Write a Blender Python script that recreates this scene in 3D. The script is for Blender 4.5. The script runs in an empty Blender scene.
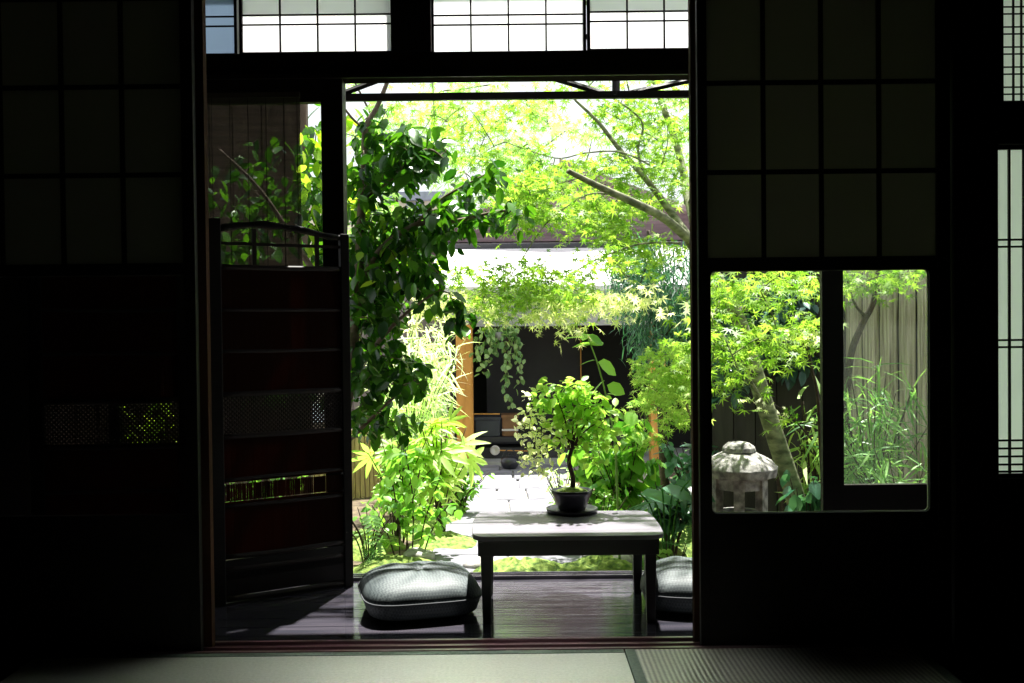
import bpy, bmesh, math, random
import numpy as np
from mathutils import Vector, Matrix, Euler
random.seed(11); rng = np.random.default_rng(11)
S = bpy.context.scene
COL = S.collection
R = math.radians

# ------------------------------------------------------------------ camera
FPX = 995.0
cam_d = bpy.data.cameras.new('camera'); cam = bpy.data.objects.new('camera', cam_d); COL.objects.link(cam)
cam_d.sensor_width = 36; cam_d.lens = FPX/1024*36; cam_d.clip_start = .05; cam_d.clip_end = 200
CAMZ = 1.0
M = Matrix.Rotation(R(90-0.95), 4, 'X') @ Matrix.Rotation(R(-0.6), 4, 'Z')
M.translation = (0, 0, CAMZ)
cam.matrix_world = M
S.camera = cam
def U(px, py, Y):
    """world point seen at photo pixel (px,py) at depth Y"""
    v = M.to_3x3() @ Vector(((px-512)/FPX, (341.5-py)/FPX, -1))
    t = Y/v.y
    return Vector((v.x*t, Y, CAMZ+v.z*t))
def UX(px, Y, py=325): return U(px, py, Y).x
def UZ(py, Y, px=512): return U(px, py, Y).z
def G(px, py, z):
    v = M.to_3x3() @ Vector(((px-512)/FPX, (341.5-py)/FPX, -1))
    t = (z-CAMZ)/v.z
    return Vector((v.x*t, v.y*t, z))

# ------------------------------------------------------------------ materials
def new_mat(name):
    m = bpy.data.materials.new(name); m.use_nodes = True
    nt = m.node_tree; nt.nodes.clear()
    out = nt.nodes.new('ShaderNodeOutputMaterial')
    return m, nt, out
def N(nt, t, **kw):
    n = nt.nodes.new(t)
    for k, v in kw.items():
        if k in n.inputs: n.inputs[k].default_value = v
        else: setattr(n, k, v)
    return n
def c4(c): return (c[0], c[1], c[2], 1)
def mat(name, col, rough=.6, col2=None, scale=(8, 8, 8), detail=4, bump=0, spec=.5, dist=.01, lo=.35, hi=.65, metal=0):
    m, nt, out = new_mat(name)
    b = N(nt, 'ShaderNodeBsdfPrincipled', Roughness=rough, Metallic=metal)
    b.inputs['Specular IOR Level'].default_value = spec
    tc = N(nt, 'ShaderNodeTexCoord'); mp = N(nt, 'ShaderNodeMapping'); mp.inputs['Scale'].default_value = scale
    nt.links.new(tc.outputs['Object'], mp.inputs['Vector'])
    nz = N(nt, 'ShaderNodeTexNoise', Scale=1.0, Detail=detail); nt.links.new(mp.outputs[0], nz.inputs['Vector'])
    rp = N(nt, 'ShaderNodeValToRGB'); nt.links.new(nz.outputs['Fac'], rp.inputs[0])
    rp.color_ramp.elements[0].position = lo; rp.color_ramp.elements[1].position = hi
    rp.color_ramp.elements[0].color = c4(col); rp.color_ramp.elements[1].color = c4(col2 or [x*1.35 for x in col])
    nt.links.new(rp.outputs[0], b.inputs['Base Color'])
    if bump:
        bp = N(nt, 'ShaderNodeBump', Strength=bump, Distance=dist)
        nt.links.new(nz.outputs['Fac'], bp.inputs['Height']); nt.links.new(bp.outputs[0], b.inputs['Normal'])
    nt.links.new(b.outputs[0], out.inputs[0])
    return m
def leaf_mat(name, dark, light, trans=.5, rough=.45, spec=.4, tcol=None):
    m, nt, out = new_mat(name)
    at = N(nt, 'ShaderNodeAttribute', attribute_name='vary')
    rp = N(nt, 'ShaderNodeValToRGB'); nt.links.new(at.outputs['Fac'], rp.inputs[0])
    rp.color_ramp.elements[0].color = c4(dark); rp.color_ramp.elements[1].color = c4(light)
    b = N(nt, 'ShaderNodeBsdfPrincipled', Roughness=rough); b.inputs['Specular IOR Level'].default_value = spec
    t = N(nt, 'ShaderNodeBsdfTranslucent'); mx = N(nt, 'ShaderNodeMixShader', Fac=trans)
    nt.links.new(rp.outputs[0], b.inputs['Base Color'])
    g = N(nt, 'ShaderNodeMixRGB', blend_type='MULTIPLY', Fac=1.0)
    g.inputs[2].default_value = c4(tcol or (1.5, 1.5, .8))
    nt.links.new(rp.outputs[0], g.inputs[1]); nt.links.new(g.outputs[0], t.inputs['Color'])
    nt.links.new(b.outputs[0], mx.inputs[1]); nt.links.new(t.outputs[0], mx.inputs[2])
    nt.links.new(mx.outputs[0], out.inputs[0])
    return m
def paper_mat(name, col, trans, glow=0):
    m, nt, out = new_mat(name)
    d = N(nt, 'ShaderNodeBsdfDiffuse'); t = N(nt, 'ShaderNodeBsdfTranslucent'); mx = N(nt, 'ShaderNodeMixShader', Fac=trans)
    tc = N(nt, 'ShaderNodeTexCoord'); nz = N(nt, 'ShaderNodeTexNoise', Scale=5.0, Detail=6.0)
    nt.links.new(tc.outputs['Object'], nz.inputs['Vector'])
    rp = N(nt, 'ShaderNodeValToRGB'); nt.links.new(nz.outputs['Fac'], rp.inputs[0])
    rp.color_ramp.elements[0].color = c4([x*.9 for x in col]); rp.color_ramp.elements[1].color = c4(col)
    for n in (d, t): nt.links.new(rp.outputs[0], n.inputs['Color'])
    nt.links.new(d.outputs[0], mx.inputs[1]); nt.links.new(t.outputs[0], mx.inputs[2]); nt.links.new(mx.outputs[0], out.inputs[0])
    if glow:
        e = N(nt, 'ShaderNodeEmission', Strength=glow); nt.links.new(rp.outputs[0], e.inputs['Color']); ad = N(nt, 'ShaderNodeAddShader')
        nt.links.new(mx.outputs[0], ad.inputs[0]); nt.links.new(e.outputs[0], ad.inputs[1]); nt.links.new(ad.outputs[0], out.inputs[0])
    return m
def glass_mat(name, tint=(.97, .98, .97), gloss=.05, haze=0.0):
    m, nt, out = new_mat(name)
    t = N(nt, 'ShaderNodeBsdfTransparent', Color=c4(tint)); g = N(nt, 'ShaderNodeBsdfGlossy', Roughness=.02, Color=(1, 1, 1, 1))
    mx = N(nt, 'ShaderNodeMixShader', Fac=gloss)
    nt.links.new(t.outputs[0], mx.inputs[1]); nt.links.new(g.outputs[0], mx.inputs[2])
    d = N(nt, 'ShaderNodeBsdfTranslucent', Color=(.8, .85, .8, 1)); m2 = N(nt, 'ShaderNodeMixShader', Fac=haze)
    nt.links.new(mx.outputs[0], m2.inputs[1]); nt.links.new(d.outputs[0], m2.inputs[2])
    nt.links.new(m2.outputs[0], out.inputs[0])
    return m
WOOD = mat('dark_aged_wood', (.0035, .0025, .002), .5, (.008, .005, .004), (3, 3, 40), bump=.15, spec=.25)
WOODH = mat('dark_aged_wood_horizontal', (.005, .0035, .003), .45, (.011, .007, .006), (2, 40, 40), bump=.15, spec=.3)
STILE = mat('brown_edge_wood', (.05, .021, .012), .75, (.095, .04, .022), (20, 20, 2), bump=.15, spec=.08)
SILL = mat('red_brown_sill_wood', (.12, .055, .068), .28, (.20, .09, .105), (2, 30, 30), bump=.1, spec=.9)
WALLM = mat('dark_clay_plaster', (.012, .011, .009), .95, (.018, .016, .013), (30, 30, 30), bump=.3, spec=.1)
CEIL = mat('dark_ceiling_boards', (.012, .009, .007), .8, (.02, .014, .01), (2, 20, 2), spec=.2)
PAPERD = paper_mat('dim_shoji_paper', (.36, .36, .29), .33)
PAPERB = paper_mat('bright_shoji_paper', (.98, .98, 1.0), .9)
PAPERBL = paper_mat('dimmed_bluish_shoji_paper', (.42, .50, .60), .7)  # dimming from things behind this pane is put into the paper colour
PAPERG = paper_mat('glowing_green_grey_paper', (.86, .95, .84), .85, .16)  # emission added so the right-edge window paper looks backlit
GLASS = glass_mat('window_glass', gloss=.03)
GLASSH = glass_mat('hazy_window_glass', (.95, .97, .95), .03, .012)
TABLE = mat('table_dark_lacquer', (.005, .004, .004), .5, (.009, .007, .007), (4, 40, 40), bump=.1)
TTOP = mat('table_top_sky_sheen', (.17, .155, .19), .33, (.24, .22, .265), (2, 30, 30), bump=.12, spec=.7)  # sun and sky reflection is put into the pale grey-purple base colour
LATT = mat('lattice_wood', (.01, .005, .004), .6, (.02, .009, .006), (40, 40, 8))
BARK = mat('maple_bark', (.08, .09, .045), .85, (.30, .31, .18), (14, 14, 30), bump=.6)
BARKD = mat('dark_twig_bark', (.03, .02, .012), .85, (.07, .045, .028), (20, 20, 30), bump=.4)
BARKL = mat('pale_brown_bark', (.13, .09, .06), .85, (.26, .2, .15), (20, 20, 30), bump=.4)
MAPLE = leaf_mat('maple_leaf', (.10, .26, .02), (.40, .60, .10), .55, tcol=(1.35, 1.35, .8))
MAPLEY = leaf_mat('sunlit_maple_leaf', (.62, .74, .30), (1, 1, .78), .6, tcol=(1.3, 1.3, .8))  # sunlight on the branch ends is put into the near-white leaf colour
CAMEL = leaf_mat('camellia_leaf', (.010, .055, .008), (.09, .24, .03), .3, .25, .6, (2.4, 2.6, .6))
BAMB = leaf_mat('podocarp_leaf', (.012, .06, .035), (.13, .30, .20), .25, .35, .8, (1.4, 1.9, .9))
GRASSL = leaf_mat('sunlit_grass_leaf', (.42, .60, .30), (.90, 1, .80), .5)  # overexposed sunlight is put into these whitish leaf colours
SASA = leaf_mat('bamboo_grass_leaf', (.08, .24, .06), (.35, .60, .20), .4, .35, .5)
SHRUB = leaf_mat('shrub_leaf', (.07, .24, .03), (.36, .60, .14), .5, .4, .5, (1.4, 1.5, .6))
LIME = leaf_mat('lime_leaf', (.22, .45, .02), (.6, .8, .1), .55)
FARL = leaf_mat('far_leaf', (.24, .42, .07), (.75, .9, .38), .55, tcol=(1.1, 1.35, .95))
HEDGE = leaf_mat('dark_hedge_leaf', (.006, .02, .012), (.03, .07, .05), .15, .4, .5)
AUC = leaf_mat('blue_green_leaf', (.02, .10, .05), (.12, .30, .17), .25, .3, .7)
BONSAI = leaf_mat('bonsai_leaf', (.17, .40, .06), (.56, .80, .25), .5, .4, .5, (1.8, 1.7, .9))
BONSAIP = leaf_mat('sunlit_bonsai_leaf', (.65, .76, .38), (1, 1, .82), .6, tcol=(1.6, 1.6, 1.2))  # pale tone carries sunlight on the left side of the little tree
IVY = leaf_mat('ivy_leaf', (.08, .22, .06), (.45, .62, .3), .4)
LINT = mat('dull_black_lintel_wood', (.006, .004, .003), .9, (.012, .008, .006), (2, 30, 30), spec=.02)
POTM = mat('black_glazed_pot', (.012, .012, .016), .3, (.03, .03, .04), (10, 10, 10), spec=.6)
STONE = mat('lantern_granite', (.16, .15, .15), .9, (.55, .52, .50), (22, 22, 22), 10, bump=.7, dist=.02)
ROCK = mat('garden_rock', (.20, .19, .18), .9, (.5, .48, .46), (9, 9, 9), 10, bump=.6, dist=.03)
SOIL = mat('dark_soil', (.05, .035, .022), .95, (.16, .12, .07), (12, 12, 12), 8, bump=.6, dist=.03)
GRAVEL = mat('pale_path_bed', (.20, .19, .18), .95, (.40, .38, .35), (30, 30, 30), 8, bump=.4)
PAVE = mat('pale_flagstone', (.12, .12, .14), .85, (.25, .24, .28), (5, 5, 5), 9, bump=.3)
MOSSM = mat('bright_moss', (.05, .11, .015), .95, (.30, .40, .08), (28, 28, 28), 10, bump=.8, dist=.02)
OLIVE = mat('orange_post_wood', (.62, .29, .06), .6, (.85, .42, .11), (14, 14, 2), bump=.2)
PURP = mat('purple_brown_gable_boards', (.17, .115, .125), .8, (.24, .165, .18), (2, 2, 30), bump=.1)
WHITER = mat('white_metal_roofing', (.72, .68, .70), .6, (.88, .84, .86), (3, 20, 3))
GREYF = mat('grey_fascia_boards', (.40, .40, .42), .8, (.48, .48, .50), (2, 2, 14))
CHAR = mat('charcoal_wall', (.045, .045, .05), .9, (.055, .055, .062), (4, 4, 4))
BLACK = mat('black_interior', (.008, .008, .008), .9)
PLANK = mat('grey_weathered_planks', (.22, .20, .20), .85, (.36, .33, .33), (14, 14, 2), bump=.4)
CEDAR = mat('sunlit_cedar_bark', (.22, .165, .135), .9, (.95, .80, .72), (70, 70, 2.5), 10, bump=.9, dist=.02, lo=.3, hi=.75)  # bark tone raised to carry sunlight the fence face doesn't receive
BRICKW = mat('red_brown_board', (.13, .04, .02), .7, (.22, .07, .03), (3, 3, 20))
CORD = mat('dark_cord', (.02, .015, .012), .9)
BRASS = mat('pale_metal_bead', (.35, .35, .33), .3, metal=.9)
BAMBOOF = mat('bamboo_canes', (.25, .19, .09), .6, (.5, .4, .2), (20, 20, 3))
def band_mat(name, c1, c2, scale, axis='X', rough=.8, rot=0, spec=.4, bump=.3):
    m, nt, out = new_mat(name)
    b = N(nt, 'ShaderNodeBsdfPrincipled', Roughness=rough); b.inputs['Specular IOR Level'].default_value = spec
    tc = N(nt, 'ShaderNodeTexCoord'); w = N(nt, 'ShaderNodeTexWave', Scale=scale, Distortion=.25); w.bands_direction = axis
    w.inputs['Detail Scale'].default_value = 3
    nz = N(nt, 'ShaderNodeTexNoise', Scale=110.0, Detail=5.0); nt.links.new(tc.outputs['Object'], nz.inputs['Vector'])
    nt.links.new(tc.outputs['Object'], w.inputs['Vector'])
    a = N(nt, 'ShaderNodeMath', operation='ADD'); mu = N(nt, 'ShaderNodeMath', operation='MULTIPLY'); mu.inputs[1].default_value = .5
    nt.links.new(w.outputs['Fac'], a.inputs[0]); nt.links.new(nz.outputs['Fac'], a.inputs[1]); nt.links.new(a.outputs[0], mu.inputs[0])
    rp = N(nt, 'ShaderNodeValToRGB'); rp.color_ramp.elements[0].color = c4(c1); rp.color_ramp.elements[1].color = c4(c2)
    rp.color_ramp.elements[0].position = .2; rp.color_ramp.elements[1].position = .75
    nt.links.new(mu.outputs[0], rp.inputs[0]); nt.links.new(rp.outputs[0], b.inputs['Base Color'])
    bp = N(nt, 'ShaderNodeBump', Strength=bump, Distance=.003); nt.links.new(w.outputs['Fac'], bp.inputs['Height']); nt.links.new(bp.outputs[0], b.inputs['Normal'])
    nt.links.new(b.outputs[0], out.inputs[0])
    return m
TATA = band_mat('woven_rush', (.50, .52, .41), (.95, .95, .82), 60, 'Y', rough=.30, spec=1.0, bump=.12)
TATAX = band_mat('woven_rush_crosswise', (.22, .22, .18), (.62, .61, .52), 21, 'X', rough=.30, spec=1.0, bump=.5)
HERI = mat('green_grey_cloth_border', (.13, .17, .13), .8, (.18, .22, .17), (90, 90, 90))
VER = mat('veranda_boards', (.030, .030, .040), .10, (.062, .056, .070), (2.5, 40, 10), 6, bump=.08, spec=1.0)
REED = None
def reed():
    m, nt, out = new_mat('reed_sheet')
    b = N(nt, 'ShaderNodeBsdfDiffuse', Color=(.022, .011, .008, 1)); t = N(nt, 'ShaderNodeBsdfTranslucent', Color=(.20, .045, .015, 1))
    mx = N(nt, 'ShaderNodeMixShader', Fac=.25)
    nt.links.new(b.outputs[0], mx.inputs[1]); nt.links.new(t.outputs[0], mx.inputs[2]); nt.links.new(mx.outputs[0], out.inputs[0])
    return m
REED = reed()
BLIND = mat('bamboo_blind_slats', (.035, .026, .02), .7, (.09, .065, .05), (3, 3, 60))
def fabric():
    m, nt, out = new_mat('cushion_cloth')
    b = N(nt, 'ShaderNodeBsdfPrincipled', Roughness=.6); b.inputs['Specular IOR Level'].default_value = .5
    tc = N(nt, 'ShaderNodeTexCoord'); mp = N(nt, 'ShaderNodeMapping'); mp.inputs['Scale'].default_value = (130, 130, 90); mp.inputs['Rotation'].default_value = (0, 0, R(45))
    ck = N(nt, 'ShaderNodeTexChecker', Scale=1.0); ck.inputs['Color1'].default_value = (.05, .065, .07, 1); ck.inputs['Color2'].default_value = (.105, .13, .13, 1)
    nt.links.new(tc.outputs['Object'], mp.inputs['Vector']); nt.links.new(mp.outputs[0], ck.inputs['Vector'])
    nt.links.new(ck.outputs['Color'], b.inputs['Base Color'])
    bp = N(nt, 'ShaderNodeBump', Strength=.4, Distance=.002); nt.links.new(ck.outputs['Fac'], bp.inputs['Height']); nt.links.new(bp.outputs[0], b.inputs['Normal'])
    nt.links.new(b.outputs[0], out.inputs[0])
    return m
FAB = fabric()
PIPE = mat('cushion_seam', (.05, .055, .06), .8)

# ------------------------------------------------------------------ object helpers
class MB:
    def __init__(s): s.v = []; s.f = []; s.smooth = False
    def add(s, vs, fs):
        o = len(s.v); s.v += [tuple(v) for v in vs]; s.f += [tuple(i+o for i in f) for f in fs]; return s
    def box(s, x0, x1, y0, y1, z0, z1, m=None):
        vs = [Vector((x, y, z)) for x in (x0, x1) for y in (y0, y1) for z in (z0, z1)]
        if m is not None: vs = [m @ v for v in vs]
        return s.add(vs, [(0, 1, 3, 2), (4, 6, 7, 5), (0, 4, 5, 1), (2, 3, 7, 6), (0, 2, 6, 4), (1, 5, 7, 3)])
    def tube(s, pts, rad, seg=8, cap=True):
        pts = [Vector(p) for p in pts]
        if not hasattr(rad, '__len__'): rad = [rad]*len(pts)
        vs = []; n = len(pts); up = Vector((0, 0, 1))
        t0 = (pts[1]-pts[0]).normalized(); ref = up if abs(t0.z) < .9 else Vector((1, 0, 0))
        u = t0.cross(ref).normalized()
        for i, p in enumerate(pts):
            t = (pts[min(i+1, n-1)]-pts[max(i-1, 0)]).normalized()
            u = (u - t*u.dot(t)).normalized(); w = t.cross(u)
            for k in range(seg):
                a = 2*math.pi*k/seg; vs.append(p+(u*math.cos(a)+w*math.sin(a))*rad[i])
        fs = [(i*seg+k, i*seg+(k+1) % seg, (i+1)*seg+(k+1) % seg, (i+1)*seg+k) for i in range(n-1) for k in range(seg)]
        if cap: fs += [tuple(range(seg))[::-1], tuple(range((n-1)*seg, n*seg))]
        return s.add(vs, fs)
    def lathe(s, prof, seg=32, c=(0, 0, 0), sq=None):
        vs = []
        for r, z in prof:
            for k in range(seg):
                a = 2*math.pi*k/seg
                rr = r
                if sq: rr = r/((abs(math.cos(a))**sq+abs(math.sin(a))**sq)**(1/sq))
                vs.append((c[0]+rr*math.cos(a), c[1]+rr*math.sin(a), c[2]+z))
        n = len(prof)
        fs = [(i*seg+k, i*seg+(k+1) % seg, (i+1)*seg+(k+1) % seg, (i+1)*seg+k) for i in range(n-1) for k in range(seg)]
        fs += [tuple(range(seg))[::-1], tuple(range((n-1)*seg, n*seg))]
        return s.add(vs, fs)
    def build(s, name, m, parent=None, loc=None, smooth=False, bevel=0, **tags):
        me = bpy.data.meshes.new(name); me.from_pydata(s.v, [], s.f); me.materials.append(m)
        if smooth: me.polygons.foreach_set('use_smooth', [True]*len(me.polygons))
        me.validate(); me.update()
        o = bpy.data.objects.new(name, me); COL.objects.link(o)
        if bevel:
            b = o.modifiers.new('bevel', 'BEVEL'); b.width = bevel; b.segments = 2; b.limit_method = 'ANGLE'
        if parent is not None: o.parent = parent
        if loc is not None: o.location = loc
        tag(o, **tags); return o
def tag(o, label=None, cat=None, group=None, kind=None):
    if label: o['label'] = label
    if cat: o['category'] = cat
    if group: o['group'] = group
    if kind: o['kind'] = kind
def empty(name, loc, rz=0, **tags):
    o = bpy.data.objects.new(name, None); COL.objects.link(o); o.location = loc; o.rotation_euler = (0, 0, rz); o.empty_display_size = .1
    tag(o, **tags); return o
def st(mb, name, m, parent=None, label=None, **kw):
    o = mb.build(name, m, parent, **kw)
    if parent is None: o['kind'] = 'structure'; o['label'] = label or name; o['category'] = name.split('_')[0]
    return o
def copy_tree(o, parent=None):
    c = o.copy(); COL.objects.link(c); c.parent = parent
    for ch in o.children: copy_tree(ch, c)
    return c
def local(mb, loc):
    """shift mesh verts so the object's origin sits at loc"""
    L = Vector(loc); mb.v = [tuple(Vector(v)-L) for v in mb.v]; return mb

# ------------------------------------------------------------------ foliage
def T_maple():
    lobes = [(-2.25, .42), (-1.5, .72), (-.72, .95), (0, 1.0), (.72, .95), (1.5, .72), (2.25, .42)]
    v = [(0, 0, 0)]; c = .0
    ring = []
    for i, (a, r) in enumerate(lobes):
        ring.append((r*math.cos(a), r*math.sin(a), -.12*r*r))
        if i < 6:
            am = (a+lobes[i+1][0])/2; ring.append((.24*math.cos(am), .24*math.sin(am), .01))
    v += ring
    f = []
    for i in range(len(lobes)):
        k = 1+2*i
        l = k-1 if i > 0 else None; r_ = k+1 if i < 6 else None
        if l is None: f.append((0, k, r_))
        elif r_ is None: f.append((0, l, k))
        else: f += [(0, l, k), (0, k, r_)]
    return np.array(v), f
def T_ell(w=.26, fold=.06, droop=.12):
    xs = [0, .22, .55, .82, 1.0]; ws = [0, .8*w, w, .55*w, 0]
    v = []; 
    for x, ww in zip(xs, ws):
        z = -droop*x*x
        v.append((x, 0, z))
        if ww: v += [(x, ww, z+fold), (x, -ww, z+fold)]
    # idx: 0 base; 1,2,3; 4,5,6; 7,8,9; 10 tip
    f = [(0, 1, 2), (0, 3, 1), (1, 4, 5, 2), (1, 3, 6, 4), (4, 7, 8, 5), (4, 6, 9, 7), (7, 10, 8), (7, 9, 10)]
    return np.array(v), f
def T_blade(w=.05, droop=.35):
    v = []; f = []
    for i, x in enumerate((0, .3, .65, 1.0)):
        ww = w*(.6, 1, .8, .02)[i]; z = -droop*x*x
        v += [(x, ww, z), (x, -ww, z)]
    f = [(0, 1, 3, 2), (2, 3, 5, 4), (4, 5, 7, 6)]
    return np.array(v), f
def T_palm(n=8):
    v = []; f = []; e, ef = T_ell(.11, .02, .25)
    for k in range(n):
        a = (k/(n-1)-.5)*4.4; ca, sa = math.cos(a), math.sin(a); o = len(v)
        v += [(x*ca-y*sa, x*sa+y*ca, z) for x, y, z in e]; f += [tuple(i+o for i in q) for q in ef]
    return np.array(v), f
def T_fern(n=7):
    v = []; f = []; e, ef = T_ell(.18, .02, .1)
    for k in range(n):
        x0 = .12+.8*k/n; L = .34*(1-k/n*.6)
        for sgn in (1, -1):
            a = sgn*1.1; ca, sa = math.cos(a), math.sin(a); o = len(v)
            v += [(x0+L*(x*ca-y*sa), L*(x*sa+y*ca), L*z-.25*x0*x0) for x, y, z in e]; f += [tuple(i+o for i in q) for q in ef]
    return np.array(v), f
TC = T_ell(.27, .05, .15)
TN = T_blade(.032, .45)
TM, TE, TR, TB, TBD, TP, TF = T_maple(), T_ell(), T_ell(.36, .05, .2), T_blade(), T_blade(.055, .9), T_palm(), T_fern()
def leaves_mesh(name, P, T, size, m, parent, pitch=(20, 30), roll=(0, 30), yaw=None, var=None, vs=.3, origin=(0, 0, 0), label=None):
    """P Nx3 points in world coordinates -> one mesh of leaves"""
    P = np.asarray(P, float) - np.array(origin); n = len(P); tv, tf = T
    ya = rng.uniform(0, 2*math.pi, n) if yaw is None else (np.asarray(yaw) if hasattr(yaw, '__len__') and len(yaw) == n else rng.normal(yaw[0], yaw[1], n))
    pi_ = np.radians(rng.normal(pitch[0], pitch[1], n)); ro = np.radians(rng.normal(roll[0], roll[1], n))
    sz = size*rng.uniform(1-vs, 1+vs, n)
    cy, sy, cp, sp, cr, sr = np.cos(ya), np.sin(ya), np.cos(pi_), np.sin(pi_), np.cos(ro), np.sin(ro)
    x, y, z = tv[:, 0][None], tv[:, 1][None], tv[:, 2][None]
    y1 = y*cr[:, None]-z*sr[:, None]; z1 = y*sr[:, None]+z*cr[:, None]
    x2 = x*cp[:, None]+z1*sp[:, None]; z2 = -x*sp[:, None]+z1*cp[:, None]
    x3 = x2*cy[:, None]-y1*sy[:, None]; y3 = x2*sy[:, None]+y1*cy[:, None]
    V = np.stack([x3, y3, z2], -1)*sz[:, None, None]+P[:, None, :]
    k = len(tv); nv = n*k; V = V.reshape(-1, 3)
    lens = np.array([len(q) for q in tf]); flat = np.concatenate([np.array(q) for q in tf])
    L = (flat[None]+(np.arange(n)*k)[:, None]).ravel()
    tot = np.tile(lens, n); start = np.concatenate([[0], np.cumsum(tot)[:-1]])
    me = bpy.data.meshes.new(name); me.vertices.add(nv); me.vertices.foreach_set('co', V.ravel().astype(np.float32))
    me.loops.add(len(L)); me.loops.foreach_set('vertex_index', L.astype(np.int32))
    me.polygons.add(len(tot)); me.polygons.foreach_set('loop_start', start.astype(np.int32))
    me.update(calc_edges=True); me.validate()
    a = me.attributes.new('vary', 'FLOAT', 'POINT'); vv = rng.random(n) if var is None else np.clip(var, 0, 1)
    a.data.foreach_set('value', np.repeat(vv, k).astype(np.float32))
    me.materials.append(m)
    o = bpy.data.objects.new(name, me); COL.objects.link(o); o.parent = parent
    if label: o['label'] = label
    return o
def smooth_path(pts, n=6):
    P = [Vector(p) for p in pts]; out = []
    for i in range(len(P)-1):
        p0, p1, p2, p3 = P[max(i-1, 0)], P[i], P[i+1], P[min(i+2, len(P)-1)]
        for k in range(n):
            t = k/n
            out.append(.5*((2*p1)+(-p0+p2)*t+(2*p0-5*p1+4*p2-p3)*t*t+(-p0+3*p1-3*p2+p3)*t**3))
    out.append(P[-1]); return out
def lerp(a, b, t): return a+(b-a)*t
def branch(mb, pts, r0, r1, seg=8, n=6):
    p = smooth_path(pts, n); mb.tube(p, [lerp(r0, r1, i/(len(p)-1)) for i in range(len(p))], seg); return p
def grow(mb, nodes, targets, r=.004, maxd=1.2):
    """thin twigs joining every target to the nearest already-joined node"""
    nodes = [Vector(p) for p in nodes]
    arr = np.array([tuple(p) for p in nodes])
    ts = sorted(targets, key=lambda t: float(np.min(((arr-np.array(t))**2).sum(1))))
    for t in ts:
        d = ((arr-np.array(t))**2).sum(1); j = int(np.argmin(d))
        a = Vector(arr[j]); b = Vector(t); L = (b-a).length
        if L < 1e-3: continue
        mid = (a+b)/2+Vector((random.uniform(-.1, .1), random.uniform(-.1, .1), random.uniform(0, .12)))*L
        rr = r*(1+min(L, 1.0))
        mb.tube(smooth_path([a, mid, b], 3), [rr*1.3, rr*1.25, rr*1.2, rr, rr*.8, rr*.6, rr*.5], 5)
        if L < maxd: arr = np.vstack([arr, np.array([tuple(mid), tuple(b)])])
def blob(px, py, Y, rx, ry, n, rd=None):
    """n points inside an ellipsoid around photo position (px,py) at depth Y, radii in photo pixels there"""
    c = U(px, py, Y); sx, sz = rx*Y/FPX, ry*Y/FPX; sy = rd if rd is not None else (sx+sz)/2
    v = rng.normal(size=(n, 3)); v /= np.linalg.norm(v, axis=1)[:, None]; v *= (rng.random(n)**.45)[:, None]
    return v*np.array([sx, sy, sz])+np.array(c)
def sprays(cs, n, rad, flat=.25, tilt=15):
    """leaf positions in flattened layered discs round each centre"""
    out = []
    for c in cs:
        m = max(1, int(n*random.uniform(.6, 1.3))); a = rng.uniform(0, 2*math.pi, m); r = rad*random.uniform(.6, 1.2)*np.sqrt(rng.random(m))
        p = np.stack([r*np.cos(a), r*np.sin(a), rng.normal(0, rad*flat*.5, m)-.25*r*r/rad], 1)
        e = Euler((R(random.gauss(0, tilt)), R(random.gauss(0, tilt)), 0)).to_matrix()
        out.append(p @ np.array(e).T+np.array(c))
    return np.concatenate(out)

GZ = -.40           # garden ground
VZ = -.03           # veranda floor
YI, YO = 3.08, 4.0  # inner sliding screens, outer wall of the veranda

# ================================================================== SETTING
# floor under the mats
st(MB().box(-2.7, 2.7, -2.6, 3.045, -.09, -.045), 'floor', WOODH, label='dark timber sub floor of the room')
TS = G(626, 655, 0)      # seam between mats
def tatami(x0, x1, y0, y1, m, border, label):
    r = empty('tatami_mat', ((x0+x1)/2, (y0+y1)/2, -.045), label=label, cat='mat')
    o = (r.location.x, r.location.y, r.location.z)
    b = .03
    ix0, ix1, iy0, iy1 = x0, x1, y0, y1
    if 'far' in border: iy1 -= b
    if 'near' in border: iy0 += b
    if 'left' in border: ix0 += b
    if 'right' in border: ix1 -= b
    local(MB().box(ix0, ix1, iy0, iy1, -.045, 0), o).build('woven_surface', m, r)
    e = MB()
    if 'far' in border: e.box(x0, x1, iy1, y1, -.045, .0012)
    if 'near' in border: e.box(x0, x1, y0, iy0, -.045, .0012)
    if 'left' in border: e.box(x0, ix0, y0, y1, -.045, .0012)
    if 'right' in border: e.box(ix1, x1, y0, y1, -.045, .0012)
    local(e, o).build('cloth_border', HERI, r)
sx = TS.x
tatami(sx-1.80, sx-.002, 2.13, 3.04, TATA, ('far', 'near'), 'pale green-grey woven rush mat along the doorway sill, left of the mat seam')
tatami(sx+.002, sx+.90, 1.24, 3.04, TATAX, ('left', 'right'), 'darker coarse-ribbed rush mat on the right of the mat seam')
# room shell
st(MB().box(-2.7, 2.7, -2.7, 3.06, 2.62, 2.70), 'ceiling', CEIL, label='dark board ceiling')
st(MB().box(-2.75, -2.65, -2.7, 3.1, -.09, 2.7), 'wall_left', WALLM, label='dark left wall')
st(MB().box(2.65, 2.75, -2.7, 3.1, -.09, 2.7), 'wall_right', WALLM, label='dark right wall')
st(MB().box(-2.75, 2.75, -2.75, -2.65, -.09, 2.7), 'wall_back', WALLM, label='dark wall behind the camera')
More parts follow.
